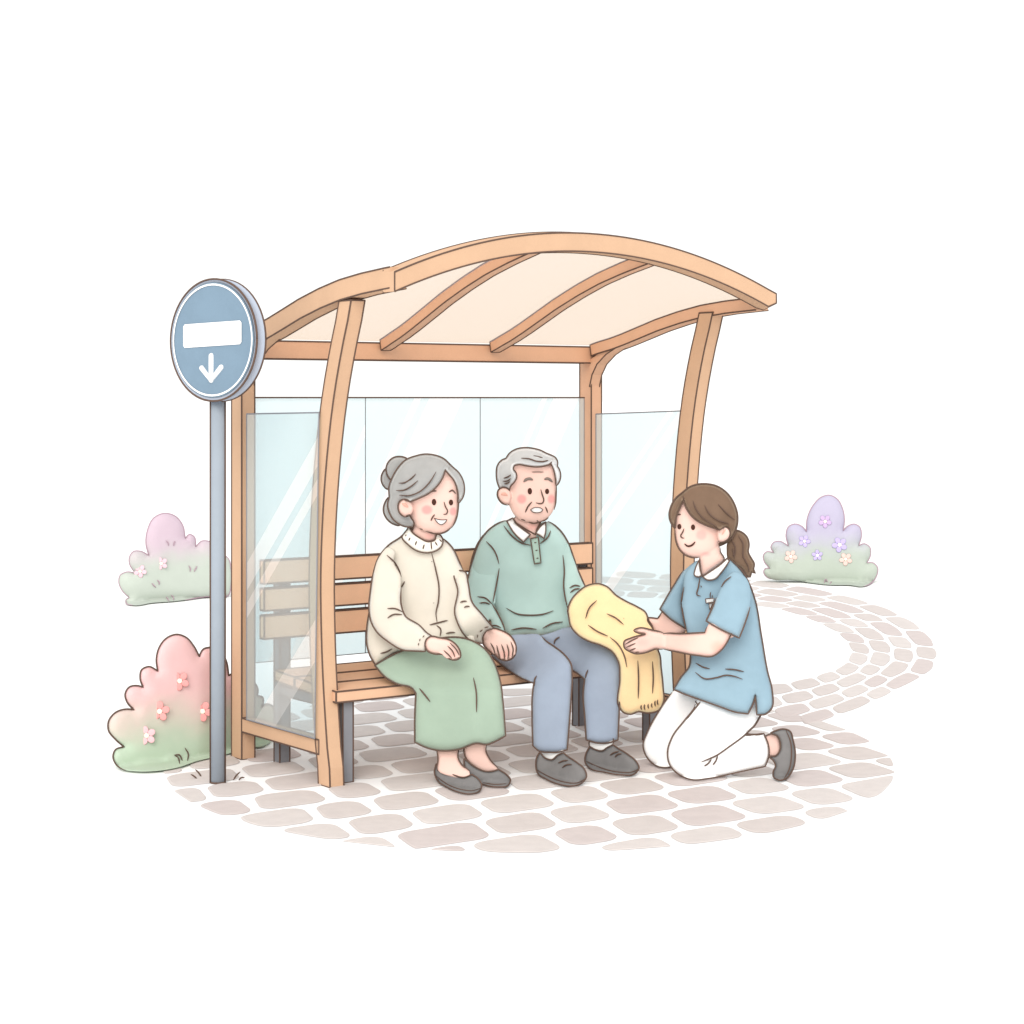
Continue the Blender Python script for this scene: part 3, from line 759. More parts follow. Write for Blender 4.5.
bunb = Shape(A2([(62,195),(25,245),(15,300),(42,370),(75,398),(120,380),(120,260)]), Dh+.06, T=.05, R=10); m.shape(bunb, 1.9, .004)
bun = Shape(A2([(275,95),(210,70),(140,80),(85,130),(65,200),(80,260),(110,300),(180,240),(260,150)]), Dh+.04, T=.06, R=12); m.shape(bun, 1.9, .004)
low = Shape(A2([(95,488),(50,550),(38,620),(70,700),(130,752),(195,770),(180,650),(140,520)]), Dh+.04, T=.05, R=10); m.shape(low, 1.9, .002)
hp = Shape(A2([(305,527,1),(400,490),(500,440),(580,370),(640,280),(668,200,1),(700,238,1),(760,310),(798,430),(802,547,1),(848,480),(862,400),(850,320),(805,235),(738,172,1),(715,150),(650,90),(560,55),(460,45),(360,65),(270,100),(190,180),(130,280),(95,380),(97,485,1),(80,560),(95,630),(130,700),(200,758),(260,782),(338,785,1),(345,750),(310,690),(300,668,1),(255,682),(208,650),(186,590),(200,530),(250,505)]), over=[face,cap,ear], T=.02, R=4, lift=.002)
m.shape(hp, 1.9, .008)
for l in ([(190,340),(250,335),(310,300),(368,243)], [(165,415),(240,412),(320,370),(390,312)], [(195,462),(290,468),(400,430),(500,340),(575,222)]): m.line(A2(l), over=[hp,face,cap], w=1.7, lift=.01)
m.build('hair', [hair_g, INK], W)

# skirt
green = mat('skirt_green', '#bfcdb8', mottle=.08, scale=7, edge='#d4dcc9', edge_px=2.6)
sk = Shape(A4([(128,232,1),(200,190),(290,150),(400,110),(500,90),(570,92),(630,110),(690,150),(735,215),(765,300),(783,430),(795,592,1),(740,622),(700,636),(650,630),(560,660),(470,668),(400,655),(333,625,1),(333,500),(338,375,1),(320,350),(240,325),(180,290)]), lambda q: np.interp(np.asarray(q)[:,1], [640,662,676,692,745], [8.37,8.34,8.285,8.22,8.17])-.05*np.clip((np.asarray(q)[:,0]-430)/45, 0, 1), T=.10, R=20)
m = MB(); m.shape(sk, 2.0, .006)
m.line(A4([(355,350),(382,382),(410,418)]), over=[sk], w=2.0, lift=.008); m.line(A4([(632,295),(645,360),(648,472)]), over=[sk], w=1.8, lift=.008)
m.build('skirt', [green, INK], W)
# cardigan
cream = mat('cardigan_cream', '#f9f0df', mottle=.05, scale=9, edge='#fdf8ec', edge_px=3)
to = Shape(A([(300,505),(265,545),(200,590),(150,650),(120,740),(105,830)])+A3([(60,325),(45,440),(45,540),(65,610),(100,672,1),(150,640),(210,600),(290,575),(400,565),(480,540),(560,515),(640,507),(735,522,1),(730,400),(710,265),(690,150)])+A([(560,680),(520,600),(475,558),(440,540)]), [(430,540,8.48),(430,620,8.46),(430,655,8.38)], T=.12, R=24)
s1 = Shape(A([(200,600),(150,650),(120,740),(105,830)])+A3([(60,325),(75,400),(110,460),(180,520),(280,575),(350,580),(415,583,1),(422,535),(462,490,1),(430,470),(380,420),(285,355),(262,290),(260,180),(262,110),(215,10)])+A([(230,620)]), [(380,560,8.40),(380,620,8.31),(425,648,8.18)], T=.055, R=14)
s2 = Shape(A3([(612,75),(628,200),(608,340),(630,410),(680,490),(722,520),(785,532,1),(785,490),(810,452),(852,437,1),(780,350),(715,270),(690,150),(668,75)]), [(455,558,8.53),(461,578,8.43),(475,620,8.36),(490,640,8.49)], T=.05, R=10)
m = MB()
m.shape(to, 2.0, .006, fn=lambda x,y: (x < 402 and (y < 596 or y > 607)) or (x < 408 and y < 540) or (x > 438 and y < 571 and x<466))
m.shape(s1, 2.0, .008, fn=lambda x,y: (y > 588 and x > 399) or (y > 606) or (x < 374))
m.shape(s2, 2.0, .008, fn=lambda x,y: y > 566)
ov = [to, s1, s2]
for l in (A([(188,640),(230,680),(252,720),(262,752)]), A([(280,775),(272,790),(262,807)]), A3([(175,310),(230,312),(272,332)]), A3([(175,372),(210,350),(270,348)]), A3([(640,272),(660,264),(685,264)]), A3([(665,305),(680,297),(703,297)]),
          A([(418,630),(440,720),(455,800),(452,880),(440,940),(446,985)]), A3([(490,418),(515,440),(512,490)]), A3([(445,415),(505,400),(562,385)]), A3([(550,470),(580,464),(610,463)]), A3([(130,598),(170,588),(205,568)])):
    m.line(l, over=ov, w=1.8, lift=.008)
for l in (A3([(372,548),(376,530)]), A3([(380,520),(385,503)]), A3([(400,495),(412,482)]), A3([(750,497),(756,478)]), A3([(768,462),(785,445)]), A3([(797,435),(825,427)])): m.line(l, over=ov, w=1.4, lift=.008)
for p in (A3([(460,10)])[0], A3([(472,275)])[0]):
    m.line([(p[0]-.6,p[1]),(p[0]+.6,p[1])], over=ov, w=1.8, lift=.008)
cd = m.build('cardigan', [cream, INK], W)
rib_m = mat('collar_cream', '#fcf8ee', mottle=.03)
patch('collar', W, A2([(298,790),(325,835),(400,895),(500,938),(560,920),(582,868),(612,868),(645,930),(632,985)])+A([(455,610),(410,628),(350,622),(300,590),(266,545),(285,520)]), [to, neck], [rib_m, INK], T=.02, R=4, parent=cd,
      extra=[A(l) for l in ([(288,535),(282,543)],[(308,550),(300,567)],[(342,568),(333,590)],[(380,585),(373,610)],[(415,573),(418,612)],[(435,572),(448,592)],[(458,560),(470,572)])])
# shoes
for pts, D, sl in ((A4([(442,738,1),(480,768),(530,795),(580,808),(625,793,1),(655,815),(673,850),(660,875),(620,888),(560,880),(500,855),(448,818),(434,780)]), [(438,765,8.20),(478,792,7.99)], A4([(436,795),(500,842),(570,868),(625,874),(668,862)])),
                   (A4([(585,712,1),(640,755),(700,778),(730,776),(760,767,1),(800,793),(820,820),(808,845),(760,853),(700,845),(640,820),(590,770)]), 8.13, A4([(680,832),(740,842),(800,838)]))):
    s_ = Shape(pts, D, T=.042, R=9, step=1.6, floor=True); m = MB(); m.shape(s_, 2.0, .004); m.line(sl, over=[s_], w=1.5, lift=.005); m.build('shoe', [shoe_m, INK], W)

# ------------------------------------------------------------------ seated man
gmn = P(570, 780, 8.3); Mn = thing('person', 'seated person in mint green sweater and blue-grey trousers, in the middle of the group', 'person', (gmn[0], gmn[1], 0))
Dh = 8.95
face = Shape(B2([(195,515),(165,420),(190,290),(280,200),(420,170),(560,200),(650,260),(672,350),(676,470),(673,560),(666,660),(645,730),(600,790),(540,830),(470,850),(400,847),(320,830),(258,780),(200,680),(190,655)]), Dh, T=.11, R=26)
ear = Shape(B2([(205,520),(165,493),(125,490),(90,512),(78,560),(95,610),(138,652),(190,660),(215,620)]), Dh-.02, T=.03, R=6)
neck = Shape(B2([(230,700),(262,785),(245,805),(252,828),(330,890),(425,945),(465,965),(480,920),(515,850),(540,780),(400,700)]), Dh+.03, T=.06, R=12)
m = MB()
for s_ in (face, ear, neck): m.solid(s_)
m.limb([(532,530,9.0,.035),(530,570,9.09,.045),(535,612,9.08,.045),(538,636,9.06,.03),(541,655,8.90,.028),(552,672,8.55,.022),(552,738,8.385,.018)])
m.limb([(535,612,9.08,.045),(555,632,9.06,.028),(585,652,8.95,.028),(603,676,8.69,.022),(605,728,8.555,.018)])
m.limb([(530,558,9.08,.035),(494,574,9.07,.02),(485,612,8.97,.015),(502,637,8.85,.015),(506,648,8.70,.016)])
for k in range(5): m.limb([(505,644,8.71,.012),(508-2.4*k+4,654-abs(k-2),8.70,.008)])
m.limb([(530,558,9.08,.035),(556,574,9.09,.02),(572,602,8.975,.014),(592,622,8.83,.016),(598,628,8.78,.018)])
for k in range(5): m.limb([(598,628,8.78,.012),(604+2*k,632-2.5*k+4,8.77,.008)])
m = fuse(m)
m.contour(face, 2.0, .004, 1, fn=lambda x,y: (x > 553 and y > 482 and y < 521) or (x < 509.5 and y > 503 and y < 518))
m.contour(ear, 1.9, .004, 1, fn=lambda x,y: x < 509.5)
m.contour(neck, 1.8, .004, 1, fn=lambda x,y: y > 516)
m.line(B2([(395,842),(440,852),(490,846),(520,836)]), over=[face], w=1.9, lift=.008); m.line(B2([(318,812),(345,820),(362,828)]), over=[face], w=1.3); m.line(B2([(480,822),(495,838)]), over=[face], w=1.6)
m.line(B2([(520,836),(560,822),(600,792)]), over=[face], w=1.9, lift=.006)
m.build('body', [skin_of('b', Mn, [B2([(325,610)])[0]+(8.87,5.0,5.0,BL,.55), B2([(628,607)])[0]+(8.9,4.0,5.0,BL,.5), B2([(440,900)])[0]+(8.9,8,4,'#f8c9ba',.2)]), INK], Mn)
over = [face]
eye(Mn, *B2([(408,524)])[0], 2.15, 3.2, over); eye(Mn, *B2([(585,526)])[0], 2.0, 2.7, over)
brow_m = mat('brow_grey', '#8b8079', mottle=.05)
strokes('eyebrow', Mn, over, [B2([(345,428),(372,404),(405,396),(440,408)])], 3.4, [brow_m]); strokes('eyebrow', Mn, over, [B2([(555,404),(590,394),(618,408),(640,430)])], 3.2, [brow_m])
strokes('nose', Mn, over, [B2([(520,505),(535,560),(550,620),(538,645),(500,650),(470,641)])], 1.7)
patch('mouth', Mn, B2([(415,715,1),(440,698),(480,690),(520,697),(543,715,1),(520,738),(480,745),(440,738)]), over, [tooth, INK], w=1.15, T=.003, R=2, ilift=.003, lift=.006)
strokes('face_crease', Mn, over, [B2([(430,632),(390,680),(360,742)])], 1.8); strokes('face_crease', Mn, over, [B2([(566,682),(580,710),(590,746)])], 1.6); strokes('face_crease', Mn, over, [B2([(428,328),(490,326),(550,328)])], 1.5, [INKS])
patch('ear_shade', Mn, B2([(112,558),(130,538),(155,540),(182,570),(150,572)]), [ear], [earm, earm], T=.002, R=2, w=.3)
cap = Shape(B2([(100,490),(75,420),(68,340),(80,260),(120,210),(165,190),(200,140),(260,100),(340,82),(440,88),(520,110),(580,140),(620,165),(560,230),(400,240),(260,240),(220,300),(230,400),(195,500)]), Dh+.03, T=.10, R=18)
hp = Shape(B2([(195,517,1),(170,490),(130,487),(100,495,1),(75,420),(68,340),(80,260),(120,210),(165,190,1),(200,140),(260,100),(340,82),(440,88),(520,110),(580,140),(630,160),(670,185),(690,230),(686,268,1),(710,310),(720,370),(705,430),(680,467,1),(672,380),(650,290),(628,242,1),(560,262),(470,272),(380,262),(290,248),(245,262),(235,295),(265,340),(270,380),(245,430),(205,475)]), over=[face,cap], T=.02, R=4, lift=.002)
m = MB(); m.solid(cap); m.shape(hp, 1.9, .008)
for l in ([(320,185),(400,192),(470,215),(540,220),(622,200)], [(445,160),(490,170),(540,182)], [(140,392),(180,378),(215,355)], [(130,422),(172,420),(215,393)], [(145,450),(185,440),(205,425)], [(560,262),(605,250),(636,220)]): m.line(B2(l), over=[hp,face,cap], w=1.7, lift=.01)
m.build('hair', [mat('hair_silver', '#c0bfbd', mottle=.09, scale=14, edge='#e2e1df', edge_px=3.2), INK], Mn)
# trousers
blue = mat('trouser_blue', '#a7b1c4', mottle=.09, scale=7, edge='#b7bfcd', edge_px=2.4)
tr = Shape(B3([(310,182,1),(370,165),(450,140),(500,150),(560,190),(640,235),(690,275),(715,330),(715,450),(710,600),(705,715,1),(650,730),(600,730),(545,715,1),(538,600),(530,480),(537,405,1),(500,375),(460,350),(400,300)]), [(560,632,8.84),(600,650,8.72),(606,670,8.64),(603,740,8.50)], T=.075, R=15)
tl = Shape(B3([(55,285,1),(100,230),(150,185),(230,176),(310,182),(330,205),(380,240),(430,280),(465,330),(470,380),(465,500),(455,640),(445,765,1),(400,777),(360,778),(300,770),(272,745,1),(268,600),(270,480),(277,425,1),(250,415),(180,380),(110,330)]), [(520,632,8.74),(545,655,8.60),(553,670,8.50),(550,750,8.34)], T=.075, R=15)
m = MB(); m.shape(tr, 2.0, .006, fn=lambda x,y: not (y < 640 and x < 574)); m.shape(tl, 2.0, .006, fn=lambda x,y: not (y < 638 and x < 541))
for l in ([(278,438),(280,405),(290,387)], [(540,400),(545,375),(553,357)], [(378,225),(385,205),(408,188)]): m.line(B3(l), over=[tl,tr], w=1.9, lift=.009)
m.build('trousers', [blue, INK], Mn)
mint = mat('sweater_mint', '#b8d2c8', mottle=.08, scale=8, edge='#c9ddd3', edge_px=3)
to = Shape(B([(290,465),(210,503),(160,560),(125,640),(100,730),(88,800),(110,880),(180,930)])+B3([(60,40),(110,120),(128,170),(150,190),(230,180),(310,184),(370,171),(450,147),(480,100),(520,60)])+B([(740,900),(690,800),(660,740),(630,650),(600,570),(560,512),(500,470),(400,500)]), [(530,530,9.02),(530,600,9.03),(530,635,8.98)], T=.13, R=24)
s1 = Shape(B([(190,520),(150,570),(120,640),(100,730),(86,800),(90,880),(130,960),(180,1010)])+B3([(50,100),(75,160),(127,165),(122,130),(95,70),(60,10)])+B([(220,890),(240,780),(252,700),(245,660),(215,600)]), [(485,550,9.05),(483,585,8.98),(485,610,8.91),(502,635,8.82)], T=.05, R=12)
s2 = Shape(B([(578,640),(584,720),(582,800),(600,900),(640,960),(720,960),(740,900),(690,800),(655,720),(625,640),(600,580)]), [(568,560,9.0),(575,600,8.90),(590,620,8.80)], T=.045, R=11)
m = MB()
m.shape(to, 2.0, .006, fn=lambda x,y: (x < 508 and y < 595) or (x > 546 and y < 600) or (505 < x < 575 and y > 625))
m.shape(s1, 2.0, .004, fn=lambda x,y: (x < 484 and y < 612) or x < 472)
m.shape(s2, 2.0, .004, fn=lambda x,y: x > 575 and y < 592)
ov = [to, s1, s2]
for l in (B([(185,570),(222,610),(243,655),(250,685)]), B([(252,708),(240,780),(220,880)]), B([(215,890),(250,950),(275,1005)])+B3([(128,160)]), B([(140,853),(180,860),(215,890)]), B([(150,886),(180,884),(205,892)]), B([(578,640),(585,720),(582,800),(592,870),(605,922)]),
          B([(612,808),(640,795),(668,800)]), B([(615,832),(640,815),(665,812)]), B([(288,912),(340,940),(410,948),(480,942),(530,925)]), B3([(160,153),(220,143),(290,150)]), B3([(320,145),(370,120),(425,112)]),
          B([(275,490),(320,545),(370,580),(415,590)]), B([(460,582),(500,550),(516,515)]), B([(190,1012),(230,1000),(262,1012)])):
    m.line(l, over=ov, w=1.8, lift=.010)
sw = m.build('sweater', [mint, INK], Mn)
cl1 = patch('collar', Mn, B([(290,466,1),(322,450,1),(335,475),(370,505),(412,535,1),(376,574,1),(330,530)]), [to, neck], [white_c, INK], T=.012, R=3, lift=.01, parent=sw)
cl2 = patch('collar', Mn, B([(438,528,1),(465,490),(490,470,1),(490,520),(482,556,1),(460,540)]), [to, neck], [white_c, INK], T=.012, R=3, lift=.01, parent=sw)
pm = mat('placket_mint', '#aec9bd', mottle=.06)
patch('placket', Mn, B([(412,556,1),(452,548,1),(466,680,1),(432,686,1)]), [to], [pm, INK], w=1.4, T=.006, R=2, lift=.012, parent=sw,
      extra=[B([(431,577),(437,576),(443,575)]), B([(437,617),(443,616),(449,615)]), B([(442,657),(448,656),(454,655)]), B([(404,545),(425,535),(445,532),(470,548)])])
# socks and shoes
sk_m = mat('sock_white', '#fbfaf8', mottle=.02)
for pts, D in ((B3([(308,740),(306,790),(330,812),(368,820),(415,800),(428,785),(428,740)]), [(545,750,8.375),(556,762,8.33)]), (B3([(566,700),(563,755),(590,770),(625,774),(665,755),(680,740),(680,700)]), [(595,740,8.53),(610,752,8.49)])):
    s_ = Shape(pts, D, T=.035, R=8); m = MB(); m.shape(s_, 1.6, .002, fn=lambda x,y: False if y < 752 and x < 570 else True); m.build('sock', [sk_m, INK], Mn)
for pts, D, sl, lc in ((B3([(306,782,1),(335,812),(368,820),(400,795),(426,784,1),(445,800),(490,830),(535,870),(543,905),(520,935),(470,950),(420,945),(340,915),(296,885),(288,850),(293,805)]), [(540,772,8.32),(575,785,8.12)], B3([(290,868),(350,903),(430,932),(495,937),(541,915)]), (B3([(400,835),(425,824),(450,820)]), B3([(420,858),(445,843),(470,842)]))),
                       (B3([(563,753,1),(590,768),(625,774),(655,755),(680,743,1),(700,757),(760,795),(800,830),(812,862),(790,888),(720,893),(640,880),(560,857),(542,835),(547,780)]), [(588,765,8.52),(630,774,8.34)], B3([(545,825),(600,852),(700,880),(780,880),(811,866)]), (B3([(665,795),(685,782),(710,775)]), B3([(690,805),(705,790),(725,787)])))):
    s_ = Shape(pts, D, T=.042, R=9, step=1.6, floor=True); m = MB(); m.shape(s_, 2.0, .008); m.line(sl, over=[s_], w=1.8, lift=.006)
    for l in lc: m.line(l, over=[s_], w=2.0, lift=.006)
    m.build('shoe', [shoe_m, INK], Mn)

# ------------------------------------------------------------------ yellow towel
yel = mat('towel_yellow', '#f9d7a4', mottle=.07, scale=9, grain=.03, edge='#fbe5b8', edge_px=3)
tw = thing('towel', 'pale yellow knitted blanket draped over the knee and held by the kneeling carer', 'blanket', P(640,700,8.62))
tws = Shape(B([(605,930),(622,872),(660,828),(700,800),(760,789),(800,802),(850,848),(900,878),(960,908),(1000,935)])+C([(245,760),(268,810),(285,870),(298,930)])+B3([(915,270),(926,350),(936,450),(938,520),(915,562),(860,577),(810,570),(770,583),(730,570),(718,555),(718,400),(712,320),(680,265),(620,230),(560,210),(500,175),(465,130),(455,80)]), [(600,610,8.66),(640,660,8.55),(650,715,8.58)], T=.055, R=14)
m = MB(); m.shape(tws, 2.0, .01)
for l in ([(598,2),(560,40),(540,95)], [(648,70),(695,92),(735,125)], [(553,128),(600,160),(655,185)], [(665,190),(705,225),(740,290),(752,345)], [(808,310),(812,400),(810,505)], [(883,315),(887,400),(883,478)]): m.line(B3(l), over=[tws], w=1.8, lift=.014)
for x, a, b in ((826,538,562),(843,534,563),(862,532,556),(880,528,552),(897,515,545),(910,510,538)): m.line(B3([(x,a),(x-2,(a+b)/2),(x+2,b)]), over=[tws], w=1.7, lift=.009, taper=.1)
m.line(B3([(733,92),(738,96)]), over=[tws], w=1.2)
m.build('blanket_cloth', [yel, INK], tw)

# ------------------------------------------------------------------ kneeling carer
gn = P(710, 775, 8.3); Nn = thing('person', 'kneeling person with brown ponytail, light blue polo shirt and white trousers', 'person', (gn[0], gn[1], 0))
Dh = 8.42
face = Shape(C2([(200,200),(150,280),(112,370),(104,480),(106,550),(120,640),(152,710),(205,762),(275,790),(345,793),(430,780),(520,720),(570,640),(620,500),(600,350),(480,230),(330,150)]), Dh, T=.10, R=26)
ear = Shape(C2([(550,505),(610,481),(650,500),(666,550),(648,600),(605,630),(555,635),(530,570)]), Dh-.06, T=.03, R=6)
neck = Shape(C2([(335,740),(356,795),(362,880),(378,978),(480,915),(602,800),(568,745),(552,670),(480,640)]), Dh-.0, T=.055, R=12)
DA = [(735,618,8.27),(715,648,8.24),(690,648,8.26),(660,640,8.40),(630,640,8.455)]
arm = Shape(C3([(470,100),(455,120),(435,168,1),(320,174),(212,178),(180,195),(180,235),(212,246),(300,265),(390,281),(480,283),(520,252),(562,185),(580,140)]), DA, T=.035, R=10)
hand = Shape(C3([(230,178),(165,156),(90,147),(73,156),(90,166),(130,173),(60,195),(22,215),(25,245),(50,262),(75,272),(130,268),(180,250),(230,248)]), DA, T=.018, R=5, step=1.5)
farm = Shape(C([(330,715),(308,745),(296,762,1),(245,761),(262,800),(290,842),(340,848),(400,842),(440,820),(450,780),(380,740)]), [(680,620,8.52),(650,628,8.60)], T=.03, R=9)
ank = Shape(C3([(740,700),(800,686),(822,740),(812,795),(765,802),(735,790)]), 8.28, T=.033, R=8)
m = MB()
for s_ in (face, ear, neck, arm, hand, farm, ank): m.solid(s_)
def c3(x, y): return (620+x/5.12, 600+y/5.12)
for f in ([(140,190),(80,203),(32,222)], [(140,207),(85,220),(38,236)], [(145,224),(90,238),(52,252)], [(150,240),(105,254),(78,262)], [(190,178),(140,162),(90,156)]):
    m.limb([c3(x,y)+(8.443+.001*k, .0095-.0012*k) for k,(x,y) in enumerate(f)])
m.limb([(712,560,8.45,.035),(715,600,8.48,.05),(725,680,8.48,.05),(735,700,8.43,.04),(692,762,8.29,.032),(750,748,8.295,.024),(770,745,8.29,.022)])
m.limb([(725,680,8.50,.05),(690,712,8.55,.035),(664,748,8.57,.03),(735,735,8.58,.022)])
m.limb([(715,585,8.47,.035),(735,604,8.36,.022),(730,632,8.275,.026)]); m.limb([(715,585,8.47,.035),(690,598,8.53,.022),(672,624,8.545,.02)])
m.limb([(655,626,8.59,.018),(645,632,8.62,.014)])
m = fuse(m)
m.contour(face, 2.0, .004, 1, fn=lambda x,y: (x < 685 and y > 528) or (x < 699 and y > 550))
m.contour(ear, 1.8, .004, 1, fn=lambda x,y: x > 721 and y > 520 or y > 541)
m.contour(neck, 1.9, .012, 1, fn=lambda x,y: (x < 705 and y > 556) or (x > 718 and y > 546))
m.contour(arm, 2.0, .004, 1, fn=lambda x,y: x > 661.5 and y > 627)
m.contour(hand, 1.9, .006, 1, fn=lambda x,y: x < 663.5)
m.contour(farm, 1.9, .004, 1, fn=lambda x,y: y < 630 and x < 664)
m.contour(farm, 1.9, .004, 1, fn=lambda x,y: x > 676 and y>630)
m.contour(ank, 1.8, .004, 1)
for l in ([(25,228),(60,207),(105,190)], [(30,243),(70,226),(108,212)], [(47,260),(80,247),(106,235)], [(78,268),(100,264),(118,260)]): m.line(C3(l), Y=8.432, w=1.6)
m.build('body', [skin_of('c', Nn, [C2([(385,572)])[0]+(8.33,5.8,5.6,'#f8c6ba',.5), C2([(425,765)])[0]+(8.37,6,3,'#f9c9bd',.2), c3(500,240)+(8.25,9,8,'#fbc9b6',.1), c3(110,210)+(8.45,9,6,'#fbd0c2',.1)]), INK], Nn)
over = [face]
eye(Nn, *C2([(147,477)])[0], 2.0, 2.7, over); eye(Nn, *C2([(287,484)])[0], 2.05, 2.8, over)
strokes('eyebrow', Nn, over, [C2([(112,362),(138,352),(162,352)])], 1.9)
strokes('nose', Nn, over, [C2([(195,495),(178,540),(160,572),(175,592),(197,594)])], 1.7)
strokes('mouth', Nn, over, [C2([(198,652),(235,678),(275,668),(310,632)])], 2.2, [INKH])
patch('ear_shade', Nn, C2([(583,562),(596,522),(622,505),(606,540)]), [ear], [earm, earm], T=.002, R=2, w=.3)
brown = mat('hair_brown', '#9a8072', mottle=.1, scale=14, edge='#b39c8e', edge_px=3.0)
cap = Shape(C2([(180,130),(250,75),(340,45),(430,42),(520,60),(600,105),(660,165),(710,250),(740,350),(742,440),(720,520),(690,580),(640,630),(555,668),(560,600),(600,480),(560,430),(400,350),(250,230)]), Dh+.03, T=.10, R=20)
pony = Shape(C2([(690,540),(725,520),(790,540),(840,590),(858,660),(850,740),(880,800),(912,860),(905,920),(925,952,1),(888,942),(872,990,1),(850,990),(800,920),(720,860),(640,800),(630,720),(635,650),(670,600)]), Dh+.02, T=.045, R=10)
m = MB(); m.shape(pony, 1.9, .006, fn=lambda x,y: x > 735 or y<540); m.solid(cap)
for l in ([(680,610),(715,680),(708,800)], [(750,570),(795,640),(800,780),(850,880),(862,940)], [(688,700),(702,740),(700,780)]): m.line(C2(l), over=[pony], w=1.7, lift=.008)
hp = Shape(C2([(100,492,1),(60,430),(45,360),(60,280),(110,190),(180,130),(250,75),(340,45),(430,42),(520,60),(600,105),(660,165),(710,250),(740,350),(740,440),(720,520),(690,580),(640,630),(560,672,1),(556,655,1),(600,640),(645,610),(666,555),(652,500),(610,480),(560,508,1),(430,465),(330,415),(260,350),(212,270),(190,205,1),(150,285),(118,360),(106,430)]), over=[face,cap,ear], T=.02, R=4, lift=.002)
m.shape(hp, 1.9, .008)
for l in ([(185,158),(190,180),(192,215)], [(285,210),(320,300),(380,380),(480,450),(545,492)], [(405,260),(450,340),(530,405),(655,450)], [(545,250),(610,320),(715,410)]): m.line(C2(l), over=[hp,face,cap], w=1.7, lift=.01)
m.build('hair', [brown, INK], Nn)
# trousers
wt_m = mat('trouser_white', '#ffffff', mottle=.0, gain=1.06)
fl = Shape(C3([(290,455),(340,475),(420,500),(420,560),(370,620),(310,700),(280,790),(262,850),(200,852),(140,805),(120,740),(140,680),(200,570),(255,490)]), [(690,700,8.46),(660,755,8.52)], T=.07, R=16, floor=True)
nl = Shape(C3([(400,505),(500,535),(600,560),(650,500),(705,480),(722,585,1),(690,640),(650,685),(690,690),(735,685,1),(757,740),(760,800),(742,850,1),(600,880),(450,912),(370,918),(300,890),(255,840),(245,780),(270,700),(330,620),(380,555)]), [(740,700,8.36),(700,760,8.25),(760,755,8.27)], T=.08, R=18, floor=True)
m = MB(); m.shape(fl, 2.0, .004, fn=lambda x,y: y > 692); m.shape(nl, 2.0, .006, fn=lambda x,y: not (y < 702 or (x > 744 and y<716 and x<760)))
for l in ([(718,590),(690,640),(640,690),(560,750),(495,795),(415,830)], [(500,797),(490,825),(475,845)], [(468,815),(450,838),(430,851)], [(385,517),(400,540)], [(640,692),(690,690),(735,685)], [(412,520),(380,560),(340,610)]): m.line(C3(l), over=[nl,fl], w=1.9, lift=.009, taper=.12)
m.build('trousers', [wt_m, INK], Nn)
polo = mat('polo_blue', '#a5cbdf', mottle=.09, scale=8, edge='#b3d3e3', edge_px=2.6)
to = Shape(C([(512,510),(504,468),(440,520),(425,600),(418,670),(428,760),(445,835)])+C3([(350,200),(362,290),(357,335),(310,400),(276,457,1),(330,480),(400,505),(500,540),(600,574),(655,581,1),(680,530),(693,487,1),(698,530),(702,586,1),(745,583),(770,562),(777,460),(755,370),(722,180),(690,0)])+C([(770,600),(740,540),(700,490),(654,450,1),(610,482),(560,515),(524,540,1)]), [(720,580,8.42),(720,660,8.38),(720,710,8.27)], T=.11, R=22)
s1 = Shape(C([(500,465),(430,515),(380,590),(308,712,1),(360,760),(437,810,1),(425,740),(418,670),(430,600),(480,500)]), [(690,580,8.47),(670,620,8.50)], T=.05, R=12)
s2 = Shape(C([(640,560),(605,635),(575,710),(545,772,1),(620,815),(712,858,1),(742,780),(768,690),(772,620),(745,550),(690,520)]), [(735,580,8.33),(720,630,8.245)], T=.055, R=14)
m = MB()
m.shape(to, 2.0, .006, fn=lambda x,y: (y > 650) or x > 752 or (x > 727 and y < 596))
m.shape(s1, 2.0, .006, fn=lambda x,y: not (x > 684 and y < 580))
m.shape(s2, 2.0, .006, fn=lambda x,y: (y > 597 and x < 738) or (y > 606))
ov = [to, s1, s2]
for l in (C([(620,600),(640,570),(672,545)]), C([(430,598),(418,670),(425,740),(440,810),(446,835)]), C3([(388,323),(430,345),(460,352)]), C3([(538,353),(590,357),(635,367)]), C3([(385,370),(435,403),(490,398),(545,385),(590,392),(628,406)]), C([(512,552),(504,600),(498,640),(516,646)]), C([(516,592),(520,600)])):
    m.line(l, over=ov, w=1.8, lift=.010)
po = m.build('polo_shirt', [polo, INK], Nn)
patch('collar', Nn, C([(508,458,1),(488,505),(484,540),(505,548),(522,540,1),(512,500)]), [to, neck, face, s1], [white_c, INK], T=.01, R=3, lift=.012, parent=po)
patch('collar', Nn, C([(524,545,1),(570,515),(620,480),(652,450,1),(663,465,1),(625,520),(585,560),(550,563)]), [to, neck], [white_c, INK], T=.01, R=3, lift=.012, parent=po)
patch('name_badge', Nn, C([(540,660,1),(584,656,1),(583,676,1),(543,682,1)]), [to, s2], [white_c, INK], w=1.3, T=.004, R=2, lift=.014, parent=po)
patch('pocket_card', Nn, C([(558,685,1),(578,680,1),(562,718,1)]), [to, s2], [white_c, INK], w=1.2, T=.004, R=2, lift=.014, parent=po)
for l in (C([(565,655),(564,638),(568,624)]), C([(573,655),(576,640)])):
    m = MB(); m.line(l, over=[to,s2], w=1.4, lift=.012, mi=0); sub(m, 'pen', [INK], po, Nn)
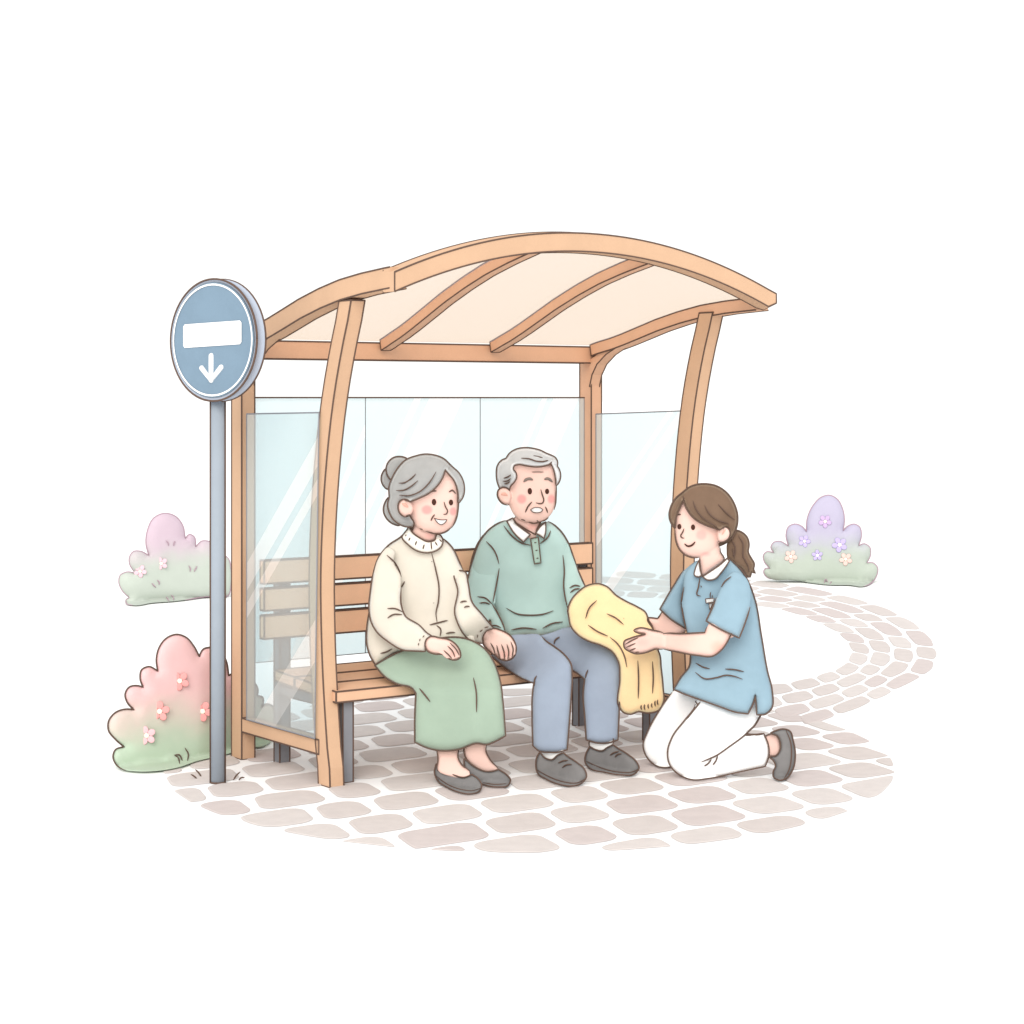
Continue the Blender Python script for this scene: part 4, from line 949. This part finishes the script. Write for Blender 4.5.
# shoe
s_ = Shape(C3([(772,682,1),(800,670),(835,662),(868,672),(885,720),(896,800),(882,870),(850,912),(815,920),(788,905),(786,880),(798,850),(785,820),(765,803,1),(800,798),(820,770),(822,730),(805,695)]), 8.26, T=.045, R=9, step=1.6, floor=True)
m = MB(); m.shape(s_, 2.0, .004); m.line(C3([(850,667),(872,720),(878,800),(865,870),(840,915)]), over=[s_], w=1.6, lift=.006); m.build('shoe', [shoe_m, INK], Nn)
m = MB()

# ------------------------------------------------------------------ world, sun, camera
w = bpy.data.worlds.new('World'); S.world = w; w.use_nodes = True
nt = w.node_tree; N = nt.nodes; L = nt.links; N.clear()
o = N.new('ShaderNodeOutputWorld'); a = N.new('ShaderNodeBackground'); b = N.new('ShaderNodeBackground'); ad = N.new('ShaderNodeAddShader')
sky = N.new('ShaderNodeTexSky'); sky.sky_type = 'NISHITA'; sky.sun_disc = False
SE, SR = math.radians(31), math.radians(188)
sky.sun_elevation = SE; sky.sun_rotation = SR
L.new(sky.outputs[0], a.inputs[0]); a.inputs[1].default_value = .012
b.inputs[0].default_value = (1.0,.995,.985,1); b.inputs[1].default_value = 1.1       # bright white overcast
L.new(a.outputs[0], ad.inputs[0]); L.new(b.outputs[0], ad.inputs[1]); L.new(ad.outputs[0], o.inputs[0])
sun = bpy.data.lights.new('sun', 'SUN'); sun.energy = 2.1; sun.angle = math.radians(38); sun.color = (1,.96,.9)
so_ = bpy.data.objects.new('sun', sun); COL.objects.link(so_)
d = Vector((math.sin(SR)*math.cos(SE), math.cos(SR)*math.cos(SE), math.sin(SE)))
so_.rotation_euler = d.to_track_quat('Z','Y').to_euler(); so_.location = (0,0,6)
cam = bpy.data.cameras.new('camera'); cam.sensor_width = 36; cam.lens = 36*F/1024; cam.shift_y = -(512-HY)/1024; cam.clip_end = 3000
co = bpy.data.objects.new('camera', cam); COL.objects.link(co); co.location = (0,0,EYE); co.rotation_euler = (math.radians(90),0,0)
S.camera = co
S.view_settings.view_transform = 'Standard'; S.view_settings.look = 'None'; S.view_settings.exposure = 0; S.view_settings.gamma = 1
S.cycles.max_bounces = 8; S.cycles.transparent_max_bounces = 16
